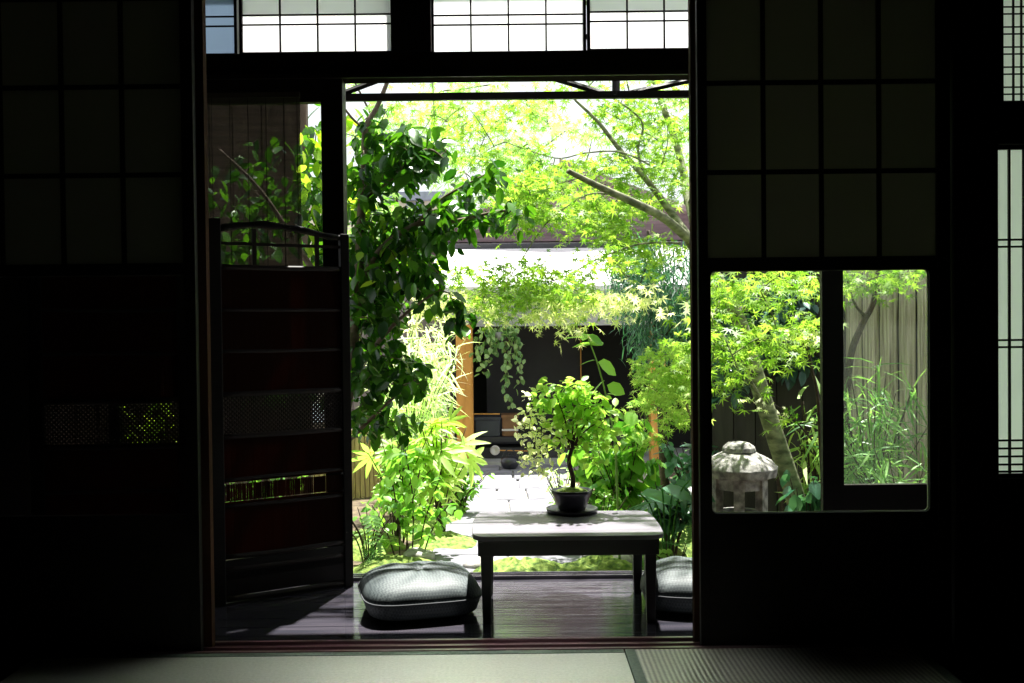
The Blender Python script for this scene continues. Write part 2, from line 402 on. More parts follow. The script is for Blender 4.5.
# inner partition: header, left part, right part round the lattice windows
SLX0, SLX1 = UX(-58, YI), UX(197.5, YI)     # left sliding screen
SRX0, SRX1 = UX(698, YI), UX(949, YI)       # right sliding screen
LWX0, LWX1 = UX(994, YI), UX(1085, YI)
lz0, lz1 = UZ(478, YI, 1010), UZ(145, YI, 1010); uz0 = UZ(104, YI, 1010); uz1 = 2.35
w = MB()
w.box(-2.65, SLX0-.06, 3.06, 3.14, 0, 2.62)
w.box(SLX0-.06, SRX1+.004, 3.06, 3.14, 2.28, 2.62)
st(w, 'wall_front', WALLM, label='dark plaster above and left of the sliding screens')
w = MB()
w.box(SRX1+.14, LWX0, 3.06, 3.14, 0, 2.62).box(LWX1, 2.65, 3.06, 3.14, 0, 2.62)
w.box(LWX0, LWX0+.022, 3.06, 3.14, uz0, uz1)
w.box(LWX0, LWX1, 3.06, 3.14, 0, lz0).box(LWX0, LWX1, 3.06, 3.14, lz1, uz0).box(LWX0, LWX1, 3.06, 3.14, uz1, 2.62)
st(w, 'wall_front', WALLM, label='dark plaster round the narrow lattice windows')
st(MB().box(SRX1+.004, SRX1+.14, 3.05, 3.15, -.03, 2.62), 'trim_1', WOOD, label='black post right of the window screen', bevel=.004)
st(MB().box(SLX0-.06, SRX1+.004, 3.045, 3.19, 2.20, 2.28), 'trim_2', WOODH, label='dark upper track beam over the sliding screens')
# threshold with grooves
t = MB()
for a, b, z in ((3.045, 3.062, .002), (3.062, 3.095, -.010), (3.095, 3.108, .0), (3.108, 3.15, -.010), (3.15, 3.165, -.0), (3.165, 3.20, -.014)):
    t.box(-2.6, 2.6, a, b, -.045, z)
st(t, 'trim_3', SILL, label='red-brown grooved sliding door sill')
# jamb strips seen at both sides of the opening (edges of the second sliding screens)
st(MB().box(SLX1-.02, SLX1+.02, 3.112, 3.146, -.01, 2.21), 'trim_4', STILE, label='brown upright strip at the left edge of the doorway')
st(MB().box(SRX0-.012, SRX0+.02, 3.112, 3.146, -.01, 2.21), 'trim_5', STILE, label='brown upright strip at the right edge of the doorway')

# lattice windows far right
def lattice(name, x0, x1, z0, z1, vx, hz, y, label, bar=.007):
    r = empty(name, ((x0+x1)/2, y, z0), label=label, cat='window', kind='structure')
    o = r.location[:]
    f = MB().box(x0, x0+.012, y-.012, y+.012, z0, z1).box(x1-.012, x1, y-.012, y+.012, z0, z1).box(x0+.012, x1-.012, y-.012, y+.012, z0, z0+.012).box(x0+.012, x1-.012, y-.012, y+.012, z1-.012, z1)
    local(f, o).build('window_frame', WOOD, r)
    g = MB()
    for x in vx: g.box(x-bar/2, x+bar/2, y-.009, y-.001, z0+.012, z1-.012)
    for z in hz: g.box(x0+.012, x1-.012, y-.012, y-.0095, z-bar/2, z+bar/2)
    local(g, o).build('lattice', WOOD, r)
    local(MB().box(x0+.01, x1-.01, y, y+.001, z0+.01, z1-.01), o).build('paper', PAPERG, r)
    return r
yl = 3.10
zz = lambda p: UZ(p, yl, 1010)
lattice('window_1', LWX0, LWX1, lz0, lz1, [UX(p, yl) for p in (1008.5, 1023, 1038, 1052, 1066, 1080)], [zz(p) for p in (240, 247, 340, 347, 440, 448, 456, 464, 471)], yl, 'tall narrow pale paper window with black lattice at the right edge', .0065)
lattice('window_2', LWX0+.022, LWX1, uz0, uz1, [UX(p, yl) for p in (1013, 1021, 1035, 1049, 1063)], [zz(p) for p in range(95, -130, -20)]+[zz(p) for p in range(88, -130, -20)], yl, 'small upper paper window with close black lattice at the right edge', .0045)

# ---------------- inner sliding screens (shoji) with low glass
def rrect(x0, x1, z0, z1, r, n=6):
    pts = []
    for cx, cz, a0 in ((x1-r, z1-r, 0), (x0+r, z1-r, 90), (x0+r, z0+r, 180), (x1-r, z0+r, 270)):
        for k in range(n+1):
            a = R(a0+90*k/n); pts.append((cx+r*math.cos(a), cz+r*math.sin(a)))
    return pts
def plate_hole(x0, x1, z0, z1, hx0, hx1, hz0, hz1, r, y0, y1):
    """flat board with one rounded-corner hole"""
    n = 6; inner = rrect(hx0, hx1, hz0, hz1, r, n); outer = []
    for i, (x, z) in enumerate(inner):
        q = i//(n+1); k = i % (n+1)
        cx, cz = ((x1, z1), (x0, z1), (x0, z0), (x1, z0))[q]
        if k == n//2: outer.append((cx, cz))
        elif (k < n//2): outer.append((cx, z) if q in (0, 2) else (x, cz))
        else: outer.append((x, cz) if q in (0, 2) else (cx, z))
    m = MB(); N_ = len(inner); vs = []
    for y in (y0, y1):
        vs += [(x, y, z) for x, z in inner]+[(x, y, z) for x, z in outer]
    fs = []
    for i in range(N_):
        j = (i+1) % N_
        fs += [(i, j, N_+j, N_+i), (2*N_+i, 3*N_+i, 3*N_+j, 2*N_+j), (i, 2*N_+i, 2*N_+j, j), (N_+i, N_+j, 3*N_+j, 3*N_+i)]
    return m.add(vs, fs)
def shoji(name, x0, x1, vxs, hzs, zpap, ghx, ghz, y, label, stile=WOOD):
    """sliding screen: papered grid above, glass low down, board at the foot"""
    y0, y1 = y-.015, y+.015; zt = 2.205; zb = -.008
    r = empty(name, ((x0+x1)/2, y, zb), label=label, cat='door', kind='structure'); o = r.location[:]
    lw, rw = vxs[0]-x0, x1-vxs[-1]
    local(MB().box(x0, vxs[0], y0, y1, zb, zt), o).build('stile', stile, r, bevel=.002)
    local(MB().box(vxs[-1], x1, y0, y1, zb, zt), o).build('stile', stile, r, bevel=.002)
    local(MB().box(vxs[0], vxs[-1], y0, y1, zt-.05, zt), o).build('rail', WOODH, r)
    gz0, gz1 = ghz
    local(plate_hole(vxs[0], vxs[-1], zb+.0, zpap, ghx[0], ghx[1], gz0, gz1, .016, y0+.004, y1-.004), o).build('window_surround', WOODH, r)
    sur = [c_ for c_ in r.children if c_.name.startswith('window_surround')][0]
    # pale bead lining the glass opening
    bd = MB(); inner = rrect(ghx[0]+.001, ghx[1]-.001, gz0+.001, gz1-.001, .016); 
    bd.tube([(a, y, b) for a, b in inner]+[(inner[0][0], y, inner[0][1])], .0022, 6, cap=False)
    local(bd, o).build('bead', BRASS, sur)
    local(MB().box(ghx[0]-.004, ghx[1]+.004, y+.002, y+.004, gz0-.004, gz1+.004), o).build('glass_pane', GLASS, sur)
    g = MB()
    for x in vxs[1:-1]: g.box(x-.0065, x+.0065, y0+.006, y-.001, zpap, zt-.05)
    for z in hzs: g.box(vxs[0], vxs[-1], y0+.003, y0+.0055, z-.0075, z+.0075)
    local(g, o).build('lattice', WOOD, r)
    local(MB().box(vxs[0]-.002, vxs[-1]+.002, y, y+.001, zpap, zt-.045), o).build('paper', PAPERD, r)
    return r
zi = lambda p, px: UZ(p, YI, px)
shoji('door_1', SLX0, SLX1, [UX(p, YI) for p in (-50, 5, 66, 126, 185.5)], [zi(88, 100), zi(176, 100), zi(0, 100)], zi(264, 100),
      (UX(-44, YI), UX(188, YI)), (zi(516, 60), zi(276, 60)), YI, 'left sliding screen of dark paper panes over a low glass pane')
sr = shoji('door_2', SRX0, SRX1, [UX(p, YI) for p in (707.5, 764, 821.5, 879, 936)], [zi(83, 820), zi(172, 820), zi(-6, 820)], zi(257, 820),
      (UX(710, YI), UX(928, YI)), (zi(512, 820), zi(270, 820)), YI, 'right sliding screen of dark paper panes over a low glass window')

# ---------------- veranda shell
RX1 = 2.3
v = MB(); y = 3.205
ys = []
while y < 4.0:
    ys.append(y); y += .1
for a in ys: v.box(-2.3, RX1, a+.002, min(a+.098, 4.02), VZ-.03, VZ)
v.box(-2.3, RX1, 3.205, 4.02, VZ-.06, VZ-.03)
st(v, 'floor', VER, label='dark glossy veranda boards')
t = MB()
for a, b, z in ((4.02, 4.035, VZ+.012), (4.035, 4.05, VZ), (4.05, 4.06, VZ+.012), (4.06, 4.075, VZ), (4.075, 4.09, VZ+.012)):
    t.box(-2.3, RX1, a, b, VZ-.06, z)
st(t, 'trim_6', VER, label='grooved outer track at the veranda edge')
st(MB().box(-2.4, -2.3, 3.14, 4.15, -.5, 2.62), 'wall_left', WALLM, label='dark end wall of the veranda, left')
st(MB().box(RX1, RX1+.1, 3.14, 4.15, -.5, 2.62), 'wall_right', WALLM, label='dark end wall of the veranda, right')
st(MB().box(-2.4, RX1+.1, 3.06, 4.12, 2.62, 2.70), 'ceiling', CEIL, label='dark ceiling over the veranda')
st(MB().box(-2.3, RX1, 3.3, 4.10, -.5, -.12), 'wall_front', BLACK, label='dark skirting under the veranda')
# outer wall: lintel, posts
zk0, zk1 = UZ(78.5, YO, 512), UZ(53.5, YO, 512)
st(MB().box(-2.3, RX1, YO-.04, YO+.06, zk0, zk1), 'trim_7', LINT, label='black lintel beam over the veranda opening', bevel=.003)
st(MB().box(-2.3, RX1, YO-.055, YO-.041, zk0-.003, zk0+.014), 'trim_8', WOODH, label='brown strip along the foot of the lintel')
px0, px1 = UX(325, YO), UX(346.5, YO)
st(MB().box(px0, px1, YO-.03, YO+.06, VZ, zk0), 'trim_9', WOOD, label='black outer post left of the garden opening', bevel=.003)
st(MB().box(UX(392, YO, 30), UX(432, YO, 30), YO-.05, YO+.06, zk1, 2.62), 'trim_10', WOOD, label='thick black post between the upper windows', bevel=.003)
st(MB().box(-2.3, RX1, YO-.04, YO+.06, 2.50, 2.62), 'trim_11', WOODH, label='top beam of the veranda wall')
# ranma upper windows
def ranma(name, pa, pb, pyb, verts, y, label, pm=None):
    x0, x1 = UX(pa, y, 30), UX(pb, y, 30); z0 = UZ(pyb, y, (pa+pb)/2); z1 = 2.50
    r = empty(name, ((x0+x1)/2, y, z0), label=label, cat='window', kind='structure'); o = r.location[:]
    f = MB().box(x0-.012, x0, y-.015, y+.015, z0-.012, z1).box(x1, x1+.012, y-.015, y+.015, z0-.012, z1).box(x0, x1, y-.015, y+.015, z0-.012, z0).box(x0, x1, y-.015, y+.015, z1-.02, z1)
    local(f, o).build('window_frame', WOOD, r)
    g = MB()
    for p in verts: xx = UX(p, y, 30); g.box(xx-.0035, xx+.0035, y-.010, y-.002, z0, z1-.02)
    for d in (0.108, .146, .44): g.box(x0, x1, y-.013, y-.0105, z0+d-.0035, z0+d+.0035)
    local(g, o).build('lattice', WOOD, r)
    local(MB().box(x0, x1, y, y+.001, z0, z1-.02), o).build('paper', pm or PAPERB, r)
ranma('window_3', 172, 235, 54.5, (200,), YO, 'narrow bluish upper paper window at the left end', PAPERBL)
ranma('window_4', 243, 391.5, 52.5, (280.5, 318, 355.5), YO-.02, 'white upper paper window left of the thick post')
ranma('window_5', 434, 583, 52.5, (471, 508.5, 546), YO, 'white upper paper window right of the thick post')
ranma('window_6', 590, 738, 49, (627, 664, 701), YO-.02, 'white upper paper window at the right end of the row')
st(MB().box(-2.3, UX(172, YO, 30)-.012, YO-.02, YO+.03, zk1, 2.50), 'wall_front', WALLM, label='dark plaster left of the upper windows')
st(MB().box(UX(738, YO, 30)+.012, RX1, YO-.02, YO+.03, zk1, 2.50), 'wall_front', WALLM, label='dark plaster right of the upper windows')
# left fixed window
zh = UZ(103.5, YO, 265); x0 = UX(120, YO)
r = empty('window_7', ((x0+px0)/2, YO, VZ), label='fixed window behind the bamboo blind left of the opening', cat='window', kind='structure'); o = r.location[:]
local(MB().box(-2.3, px0, YO-.02, YO+.02, zh, zk0).box(-2.3, px0, YO-.02, YO+.02, VZ, VZ+.06).box(x0-.04, x0, YO-.018, YO+.018, VZ+.06, zh), o).build('window_frame', WOODH, r)
local(MB().box(-2.3, px0, YO-.002, YO+.002, VZ+.06, zh), o).build('glass_pane', GLASS, r)
# right outer glass door
zr = UZ(484, YO, 885); xa, xb = UX(821, YO), UX(842, YO)
r = empty('door_3', (xa+.5, YO, VZ), label='outer glass door with black stile and deep bottom rail behind the low window', cat='door', kind='structure'); o = r.location[:]
local(MB().box(xa, xb, YO-.016, YO+.016, VZ, zk0), o).build('stile', WOOD, r)
local(MB().box(xb+.9, xb+.98, YO-.016, YO+.016, VZ, zk0), o).build('stile', WOOD, r)
local(MB().box(xb, xb+.9, YO-.016, YO+.016, VZ, zr).box(xb, xb+.9, YO-.016, YO+.016, zk0-.07, zk0), o).build('rail', WOODH, r)
local(MB().box(xb, xb+.9, YO-.002, YO+.002, zr, zk0-.07), o).build('glass_pane', GLASSH, r)
# eave frame outside
Ye = 4.35
e = MB(); za, zb_ = UZ(99.5, Ye), UZ(92.5, Ye)
e.box(-2.3, 2.3, Ye-.012, Ye+.012, za, zb_)
def bar(a, b, w_=.013): e.tube([a, b], w_, 4)
bar(U(616, 96, Ye), U(616, 40, Ye), .017)
bar(U(612, 96, Ye), U(540, 74, Ye)); bar(U(622, 95, Ye), U(700, 78, Ye)); bar(U(336, 96, Ye), U(400, 72, Ye))
bar(U(540, 74, Ye), U(440, 40, Ye)); bar(U(700, 78, Ye), U(840, 40, Ye)); bar(U(400, 72, Ye), U(490, 40, Ye))
st(e, 'trim_12', WOOD, label='thin black eave truss outside the opening')
zt_ = UZ(40, Ye)
st(MB().box(-2.3, 2.3, Ye-.01, Ye+.01, zt_, zt_+.02), 'trim_13', WOOD, label='eave beam')
for xx in (-2.28, 2.26): st(MB().box(xx, xx+.04, Ye-.02, Ye+.02, GZ, zt_), 'trim_14', WOOD, label='thin outer eave post')

# ================================================================== FURNITURE ON THE VERANDA
# low table
f0 = G(471, 537, .278); f1 = G(668, 537, .278); tcx = (f0.x+f1.x)/2; ty0, ty1 = f0.y, G(567, 511, .278).y
tw = (f1.x-f0.x)/2; td = (ty1-ty0)/2; tcy = (ty0+ty1)/2; ttop = .278
T_ = empty('low_table', (tcx, tcy, VZ), label='low black-legged table with pale grey-purple top on the veranda', cat='table')
hz = ttop-VZ
def board(w_, d_, z0, z1, bulge=.02, rc=.045, n=6):
    out = []
    pts = rrect(-w_, w_, -d_, d_, rc, 5)
    res = []
    for i in range(len(pts)):
        a, b = pts[i], pts[(i+1) % len(pts)]
        L = math.hypot(b[0]-a[0], b[1]-a[1]); k = 8 if L > .2 else 1
        for j in range(k): res.append((lerp(a[0], b[0], j/k), lerp(a[1], b[1], j/k)))
    res = [(x*(1+bulge*(1-(y/d_)**2)*.0)+math.copysign(bulge*(1-(y/d_)**2), x)*(abs(x)/w_)**6, y) for x, y in res]
    m = MB(); n_ = len(res)
    m.add([(x, y, z0) for x, y in res]+[(x, y, z1) for x, y in res], [tuple(range(n_))[::-1], tuple(range(n_, 2*n_))]+[(i, (i+1) % n_, n_+(i+1) % n_, n_+i) for i in range(n_)])
    return m
board(tw-.008, td, hz-.016, hz, .012).build('tabletop', TTOP, T_, bevel=.003)
a = MB(); aw, ad = tw-.022, td-.02
for yy in (-ad, ad-.02): a.box(-aw, aw, yy, yy+.02, hz-.072, hz-.017)
for xx in (-aw, aw-.02): a.box(xx, xx+.02, -ad+.02, ad-.02, hz-.072, hz-.017)
a.build('apron', TABLE, T_, bevel=.002)
for sx_ in (-1, 1):
    for sy_ in (-1, 1):
        cx, cy = sx_*(aw-.028), sy_*(ad-.026)
        l = MB(); vs = []
        for z, h in ((0, .014), (hz-.072, .0195), (hz-.017, .0195)):
            vs += [(cx-h, cy-h, z), (cx+h, cy-h, z), (cx+h, cy+h, z), (cx-h, cy+h, z)]
        l.add(vs, [(3, 2, 1, 0), (8, 9, 10, 11)]+[(4*i+k, 4*i+(k+1) % 4, 4*i+4+(k+1) % 4, 4*i+4+k) for i in range(2) for k in range(4)])
        l.build('leg', TABLE, T_, bevel=.002)
# saucer and potted tree
pc = G(572, 512, ttop); pc.z = ttop
sc_ = MB().lathe([(.001, .0), (.085, .0), (.097, .006), (.100, .016), (.094, .017), (.088, .008), (.001, .007)], 40)
sc_.build('saucer', POTM, loc=pc, smooth=True, label='round black saucer under the potted tree', cat='saucer')
pb = Vector((pc.x, pc.y, ttop+.0085))
PT = empty('potted_tree', pb, label='small leafy tree in a black bowl pot on the low table', cat='plant')
MB().lathe([(.001, 0), (.050, 0), (.052, .004), (.062, .03), (.072, .055), (.078, .066), (.079, .078), (.072, .079), (.069, .064), (.001, .062)], 40).build('pot', POTM, PT, smooth=True)
MB().lathe([(.001, .060), (.0685, .062), (.060, .074), (.03, .085), (.001, .088)], 20).build('moss', MOSSM, PT, smooth=True)
w = MB(); ptz = lambda px, py, dy=0: U(px, py, pc.y+dy)-pb
tr = branch(w, [(0, 0, .062), ptz(573, 478), ptz(569, 462), ptz(572, 448)], .011, .007)
ends = []
for px, py, dy in ((545, 405, .03), (530, 430, -.05), (556, 395, -.04), (585, 400, .05), (602, 420, -.03), (575, 385, .0), (535, 455, .02), (560, 425, .08), (600, 440, .06), (608, 395, 0)):
    e_ = ptz(px, py, dy); m_ = ptz((px+572*1.5)/2.5, (py+440*1.5)/2.5, dy*.5)
    ends += branch(w, [ptz(572, 450), m_, e_], .005, .0018, 6, 4)
P1 = np.concatenate([blob(px, py, pc.y, rx*1.12, ry, int(n*1.35), .08) for px, py, rx, ry, n in ((552, 402, 24, 18, 75), (585, 405, 28, 22, 95), (575, 388, 22, 10, 40), (602, 428, 22, 22, 65), (570, 430, 25, 20, 60), (545, 385, 8, 8, 8), (590, 455, 18, 14, 22))])
P2 = np.concatenate([blob(px, py, pc.y-.02, rx*1.1, ry, int(n*1.35), .07) for px, py, rx, ry, n in ((530, 425, 16, 22, 80), (532, 458, 16, 18, 60), (550, 440, 18, 20, 45), (527, 395, 8, 8, 12), (545, 470, 12, 8, 14))])
grow(w, [Vector(p) for p in ends], [Vector(p)-pb for p in list(P1[::6])+list(P2[::6])], .0012, .3)
w.build('trunk', BARKD, PT, smooth=True)
leaves_mesh('foliage', P1, TC, .040, BONSAI, PT, pitch=(10, 35), roll=(0, 45), origin=pb)
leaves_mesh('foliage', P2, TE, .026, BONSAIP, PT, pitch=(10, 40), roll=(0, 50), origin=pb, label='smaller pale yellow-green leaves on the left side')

# floor cushions
def cushion(loc, rz, label, s=.213, h=.150):
    C = empty('floor_cushion', loc, rz, label=label, cat='cushion')
    m = MB(); nr, na = 12, 48; vs = [(0, 0, h*.86)]
    def outl(a):
        p = 4.2; return s/((abs(math.cos(a))**p+abs(math.sin(a))**p)**(1/p))
    for i in range(1, nr+1):
        t = i/nr
        for k in range(na):
            a = 2*math.pi*k/na; rr = outl(a)*t
            z = h*.5+h*.5*(1-t**3.2)**.55 - .02*math.exp(-(t/.16)**2)*h*8*.12
            z += .0035*math.sin(a*8+t*5)*t*(1-t)*4
            vs.append((rr*math.cos(a), rr*math.sin(a), z))
    fs = [(0, 1+k, 1+(k+1) % na) for k in range(na)]
    for i in range(nr-1): fs += [(1+i*na+k, 1+(i+1)*na+k, 1+(i+1)*na+(k+1) % na, 1+i*na+(k+1) % na) for k in range(na)]
    top = len(vs); 
    for i in range(nr-1, 0, -1):
        t = i/nr
        for k in range(na):
            a = 2*math.pi*k/na; rr = outl(a)*t; vs.append((rr*math.cos(a), rr*math.sin(a), max(.0, h*.5-h*.5*(1-t**5)**.35)))
    last = 1+(nr-1)*na
    rings = [last]+[top+j*na for j in range(nr-1)]
    for a_, b_ in zip(rings[:-1], rings[1:]): fs += [(a_+k, b_+k, b_+(k+1) % na, a_+(k+1) % na) for k in range(na)]
    fs.append(tuple(rings[-1]+k for k in range(na))[::-1])
    m.add(vs, fs); m.build('cushion_body', FAB, C, smooth=True)
    MB().tube([(outl(2*math.pi*k/na)*1.0*math.cos(2*math.pi*k/na), outl(2*math.pi*k/na)*math.sin(2*math.pi*k/na), h*.5) for k in range(na+1)], .0028, 6, cap=False).build('seam', PIPE, C, smooth=True)
    return C
c1 = G(421, 604, VZ); cushion((c1.x, 3.61, VZ), R(14), 'square puffy floor cushion left of the low table, pale sunlit top')
cushion((UX(642, 3.5)+.222, 3.64, VZ), R(-9), 'square puffy floor cushion right of the low table, half behind the sliding screen')

# reed screen door (in perspective) ------------------------------------------------
A_ = Vector((UX(209, 3.66), 3.66, VZ)); B_ = Vector((UX(349, 3.95), 3.95, VZ))
def reed_door(A, B, label, slit=True):
    W = (B-A).length; rz = math.atan2(B.y-A.y, B.x-A.x)
    D = empty('reed_door', A, rz, label=label, cat='screen')
    zf = lambda py: UZ(py, 3.82, 280)-VZ     # height above the floor from the photo row at mid panel
    Ht = zf(222)
    MB().box(0, .045, -.014, .014, .0, Ht).build('stile', WOOD, D, bevel=.003)
    MB().box(W-.036, W, -.014, .014, .0, zf(232)).build('stile', WOOD, D, bevel=.003)
    top = MB(); pts = smooth_path([(.045, 0, zf(231)), (W*.35, 0, zf(226)), (W*.62, 0, zf(229)), (W*.85, 0, zf(235)), (W-.02, 0, zf(236))], 5)
    top.tube(pts, [.013+.002*math.sin(i*1.3) for i in range(len(pts))], 8); top.build('top_rail', WOOD, D, smooth=True)
    x0, x1 = .045, W-.036
    for p in (268, 310, 350, 392, 433, 474, 500, 549, 561, 590):
        z = zf(p); h = .0075 if p in (310, 350, 474, 500) else .011
        q = MB(); q.tube(smooth_path([(x0, 0, z+random.uniform(-.003, .003)), ((x0+x1)/2, 0, z+random.uniform(-.004, .004)), (x1, 0, z+random.uniform(-.003, .003))], 4), h, 6)
        q.build('rail', LATT, D, smooth=True)
    m = MB(); mm = (x0, x1)
    for fx in (.27, .80): m.box(lerp(*mm, fx)-.007, lerp(*mm, fx)+.007, -.007, .007, zf(266), zf(230))
    m.box(x0, x1, -.004, .004, zf(247), zf(244)); m.build('small_posts', LATT, D)
    def reeds(pa, pb, pitch, wd, name='reed_sheet'):
        g = MB(); x = x0
        while x < x1:
            w_ = wd*random.uniform(.85, 1.12)
            g.box(x, min(x+w_, x1), -.003, .001, zf(pa), zf(pb)); x += pitch
        return g.build(name, REED, D)
    reeds(391, 268, .0062, .0062); reeds(477, 433, .0062, .0062); reeds(549, 496, .0062, .0062)
    if slit: reeds(495, 479, .0085, .0070, 'slatted_band')
    else: reeds(496, 477, .0062, .0062)
    g = MB(); z0, z1 = zf(432), zf(393); H = z1-z0; st_ = .0165
    def strip(xa, s_):   # 45-degree strip clipped to the band
        pts = []
        for t in (0, 1): pts.append((xa+s_*H*t, z0+H*t))
        (ax, az), (bx, bz) = pts
        # clip in x
        def cl(ax, az, bx, bz):
            if ax < x0: az += (x0-ax)*(bz-az)/(bx-ax); ax = x0
            if ax > x1: az += (x1-ax)*(bz-az)/(bx-ax); ax = x1
            return ax, az
        if max(ax, bx) <= x0 or min(ax, bx) >= x1: return
        ax2, az2 = cl(ax, az, bx, bz); bx2, bz2 = cl(bx, bz, ax, az)
        if abs(ax2-bx2) < 1e-4: return
        g.tube([(ax2, 0, az2), (bx2, 0, bz2)], .0048, 4, cap=False)
    x = x0-H
    while x < x1+H: strip(x, 1); strip(x, -1); x += st_
    g.build('diamond_lattice', LATT, D)
    g = MB()
    for a_, b_ in ((588, 563), (572, 551), (610, 592)): g.box(x0, x1, -.006, .006, zf(a_)+.005, zf(b_)-.004)
    g.build('base_boards', WOODH, D)
    return D
reed_door(A_, B_, 'dark reed and lattice screen door standing open left of the doorway')
reed_door(Vector((UX(40, 3.5), 3.42, VZ)), Vector((UX(192, 3.5), 3.46, VZ)), 'dark reed screen door glimpsed behind the left glass pane', False)

# bamboo blind
Yb = 3.93; bx0, bx1 = UX(168, Yb), UX(303, Yb); bz1, bz0 = UZ(98, Yb, 250), UZ(272, Yb, 250)
BL = empty('bamboo_blind', ((bx0+bx1)/2, Yb, bz1), label='hanging split-bamboo blind over the left garden window', cat='blind'); o = BL.location[:]
g = MB(); z = bz1
while z > bz0:
    g.box(bx0, bx1, Yb-.001, Yb+.001, z-.0033, z); z -= .0043
local(g, o).build('slats', BLIND, BL)
g = MB()
for p in (178, 197, 215, 233, 251, 269, 287, 300): xx = UX(p, Yb); g.box(xx-.0012, xx+.0012, Yb-.0028, Yb-.0012, bz0, bz1)
local(g, o).build('cords', CORD, BL)
local(MB().box(bx0, bx1, Yb-.008, Yb+.008, bz1, bz1+.02), o).build('head_rail', BLIND, BL)

# ================================================================== GARDEN
# ground with relief
def ground():
    m = MB(); nx, ny = 90, 110; X0, X1, Y0, Y1 = -7, 7, 4.12, 15
    for j in range(ny+1):
        for i in range(nx+1):
            x = lerp(X0, X1, i/nx); y = lerp(Y0, Y1, (j/ny)**1.5)
            z = GZ-.03+.025*math.sin(x*3.1+y)*math.sin(y*2.3)+random.uniform(-.006, .006)
            m.v.append((x, y, z))
    for j in range(ny):
        for i in range(nx):
            a = j*(nx+1)+i; m.f.append((a, a+1, a+nx+2, a+nx+1))
    return m
st(ground(), 'ground', SOIL, label='dark garden soil', smooth=True)
# path bed and flagstones
pathpts = [(4.9, -.62, .42), (6, -.52, .42), (7, -.47, .40), (8.5, -.44, .45), (9.85, -.46, .55)]
def pw(y):
    for (a, l0, r0), (b, l1, r1) in zip(pathpts[:-1], pathpts[1:]):
        if y <= b: t = (y-a)/(b-a); return lerp(l0, l1, t), lerp(r0, r1, t)
    return pathpts[-1][1:]
m = MB(); n = 40
for i in range(n+1):
    y = lerp(4.9, 9.85, i/n); l, r_ = pw(y); l += .05*math.sin(y*5)-.06; r_ += .05*math.sin(y*4+1)+.06
    m.v += [(l, y, GZ-.002), (r_, y, GZ-.002)]
m.f = [(2*i, 2*i+1, 2*i+3, 2*i+2) for i in range(n)]
st(m, 'ground_path', GRAVEL, label='pale gravel bed between the flagstones')
y = 5.0; row = 0
stone_kinds = ['pale flagstone in the path row beside the veranda edge']
while y < 9.8:
    h = random.uniform(.38, .55); l, r_ = pw(y+h/2); k = 2 if row % 3 else 3; xs = [l]
    for j in range(1, k): xs.append(lerp(l, r_, j/k)+random.uniform(-.05, .05))
    xs.append(r_)
    for j in range(k):
        g_ = .006; a, b = xs[j]+g_, xs[j+1]-g_; cx, cy = (a+b)/2, y+h/2
        hw, hh = (b-a)/2, min(h/2-g_, 9.84-cy)
        if hh < .05: continue
        pts = [(x_+random.uniform(-.008, .008), y_+random.uniform(-.008, .008)) for x_, y_ in rrect(-hw, hw, -hh, hh, .03, 2)]
        q = MB(); n_ = len(pts); q.add([(u_*.97, w_*.97, .022) for u_, w_ in pts]+[(u_, w_, .015) for u_, w_ in pts]+[(u_, w_, -.03) for u_, w_ in pts],
            [tuple(range(n_))]+[(i_+o_*n_, (i_+1) % n_+o_*n_, (i_+1) % n_+(o_+1)*n_, i_+(o_+1)*n_) for o_ in (0, 1) for i_ in range(n_)][::1]+[tuple(range(2*n_, 3*n_))[::-1]])
        q.build('paving_stone', PAVE, loc=(cx, cy, GZ), label='pale grey flagstone in the garden path', cat='stone', group='flagstones of the garden path')
    y += h; row += 1
# moss patches
def moss(cx, cy, rx, ry, h, label, n=26):
    m = MB(); N_ = n
    m.v.append((0, 0, h))
    for i in range(1, 8):
        t = i/7
        for k in range(N_):
            a = 2*math.pi*k/N_; w_ = 1+.18*math.sin(3*a+cx*7)+.1*math.sin(5*a+cy*3)
            m.v.append((rx*t*w_*math.cos(a), ry*t*w_*math.sin(a), h*(1-t**2.2)+random.uniform(-.25, .35)*h*(1-t)*.9-(.05 if i == 7 else 0)))
    m.f = [(0, 1+k, 1+(k+1) % N_) for k in range(N_)]+[(1+i*N_+k, 1+(i+1)*N_+k, 1+(i+1)*N_+(k+1) % N_, 1+i*N_+(k+1) % N_) for i in range(6) for k in range(N_)]
    m.build('moss_mound', MOSSM, loc=(cx, cy, GZ), smooth=True, label=label, cat='moss', kind='stuff')
for px, py, rx, ry, h, lb in ((520, 577, .30, .25, .09, 'bright green moss seen beneath the low table'), (600, 572, .28, .22, .08, 'bright moss behind the right table leg'),
        (445, 545, .25, .3, .06, 'sunlit moss patch left of the path'), (395, 570, .3, .22, .07, 'moss at the foot of the thin-stemmed shrub'),
        (675, 545, .35, .35, .12, 'deep green moss mound right of the table'), (425, 520, .25, .5, .06, 'moss along the left side of the path'),
        (655, 562, .22, .2, .1, 'low moss mound beside the table corner'), (350, 545, .35, .3, .08, 'moss under the camellia'), (600, 520, .35, .5, .06, 'moss on the right side of the path')):
    p = G(px, py, GZ); moss(p.x, p.y, rx, ry, h, lb)
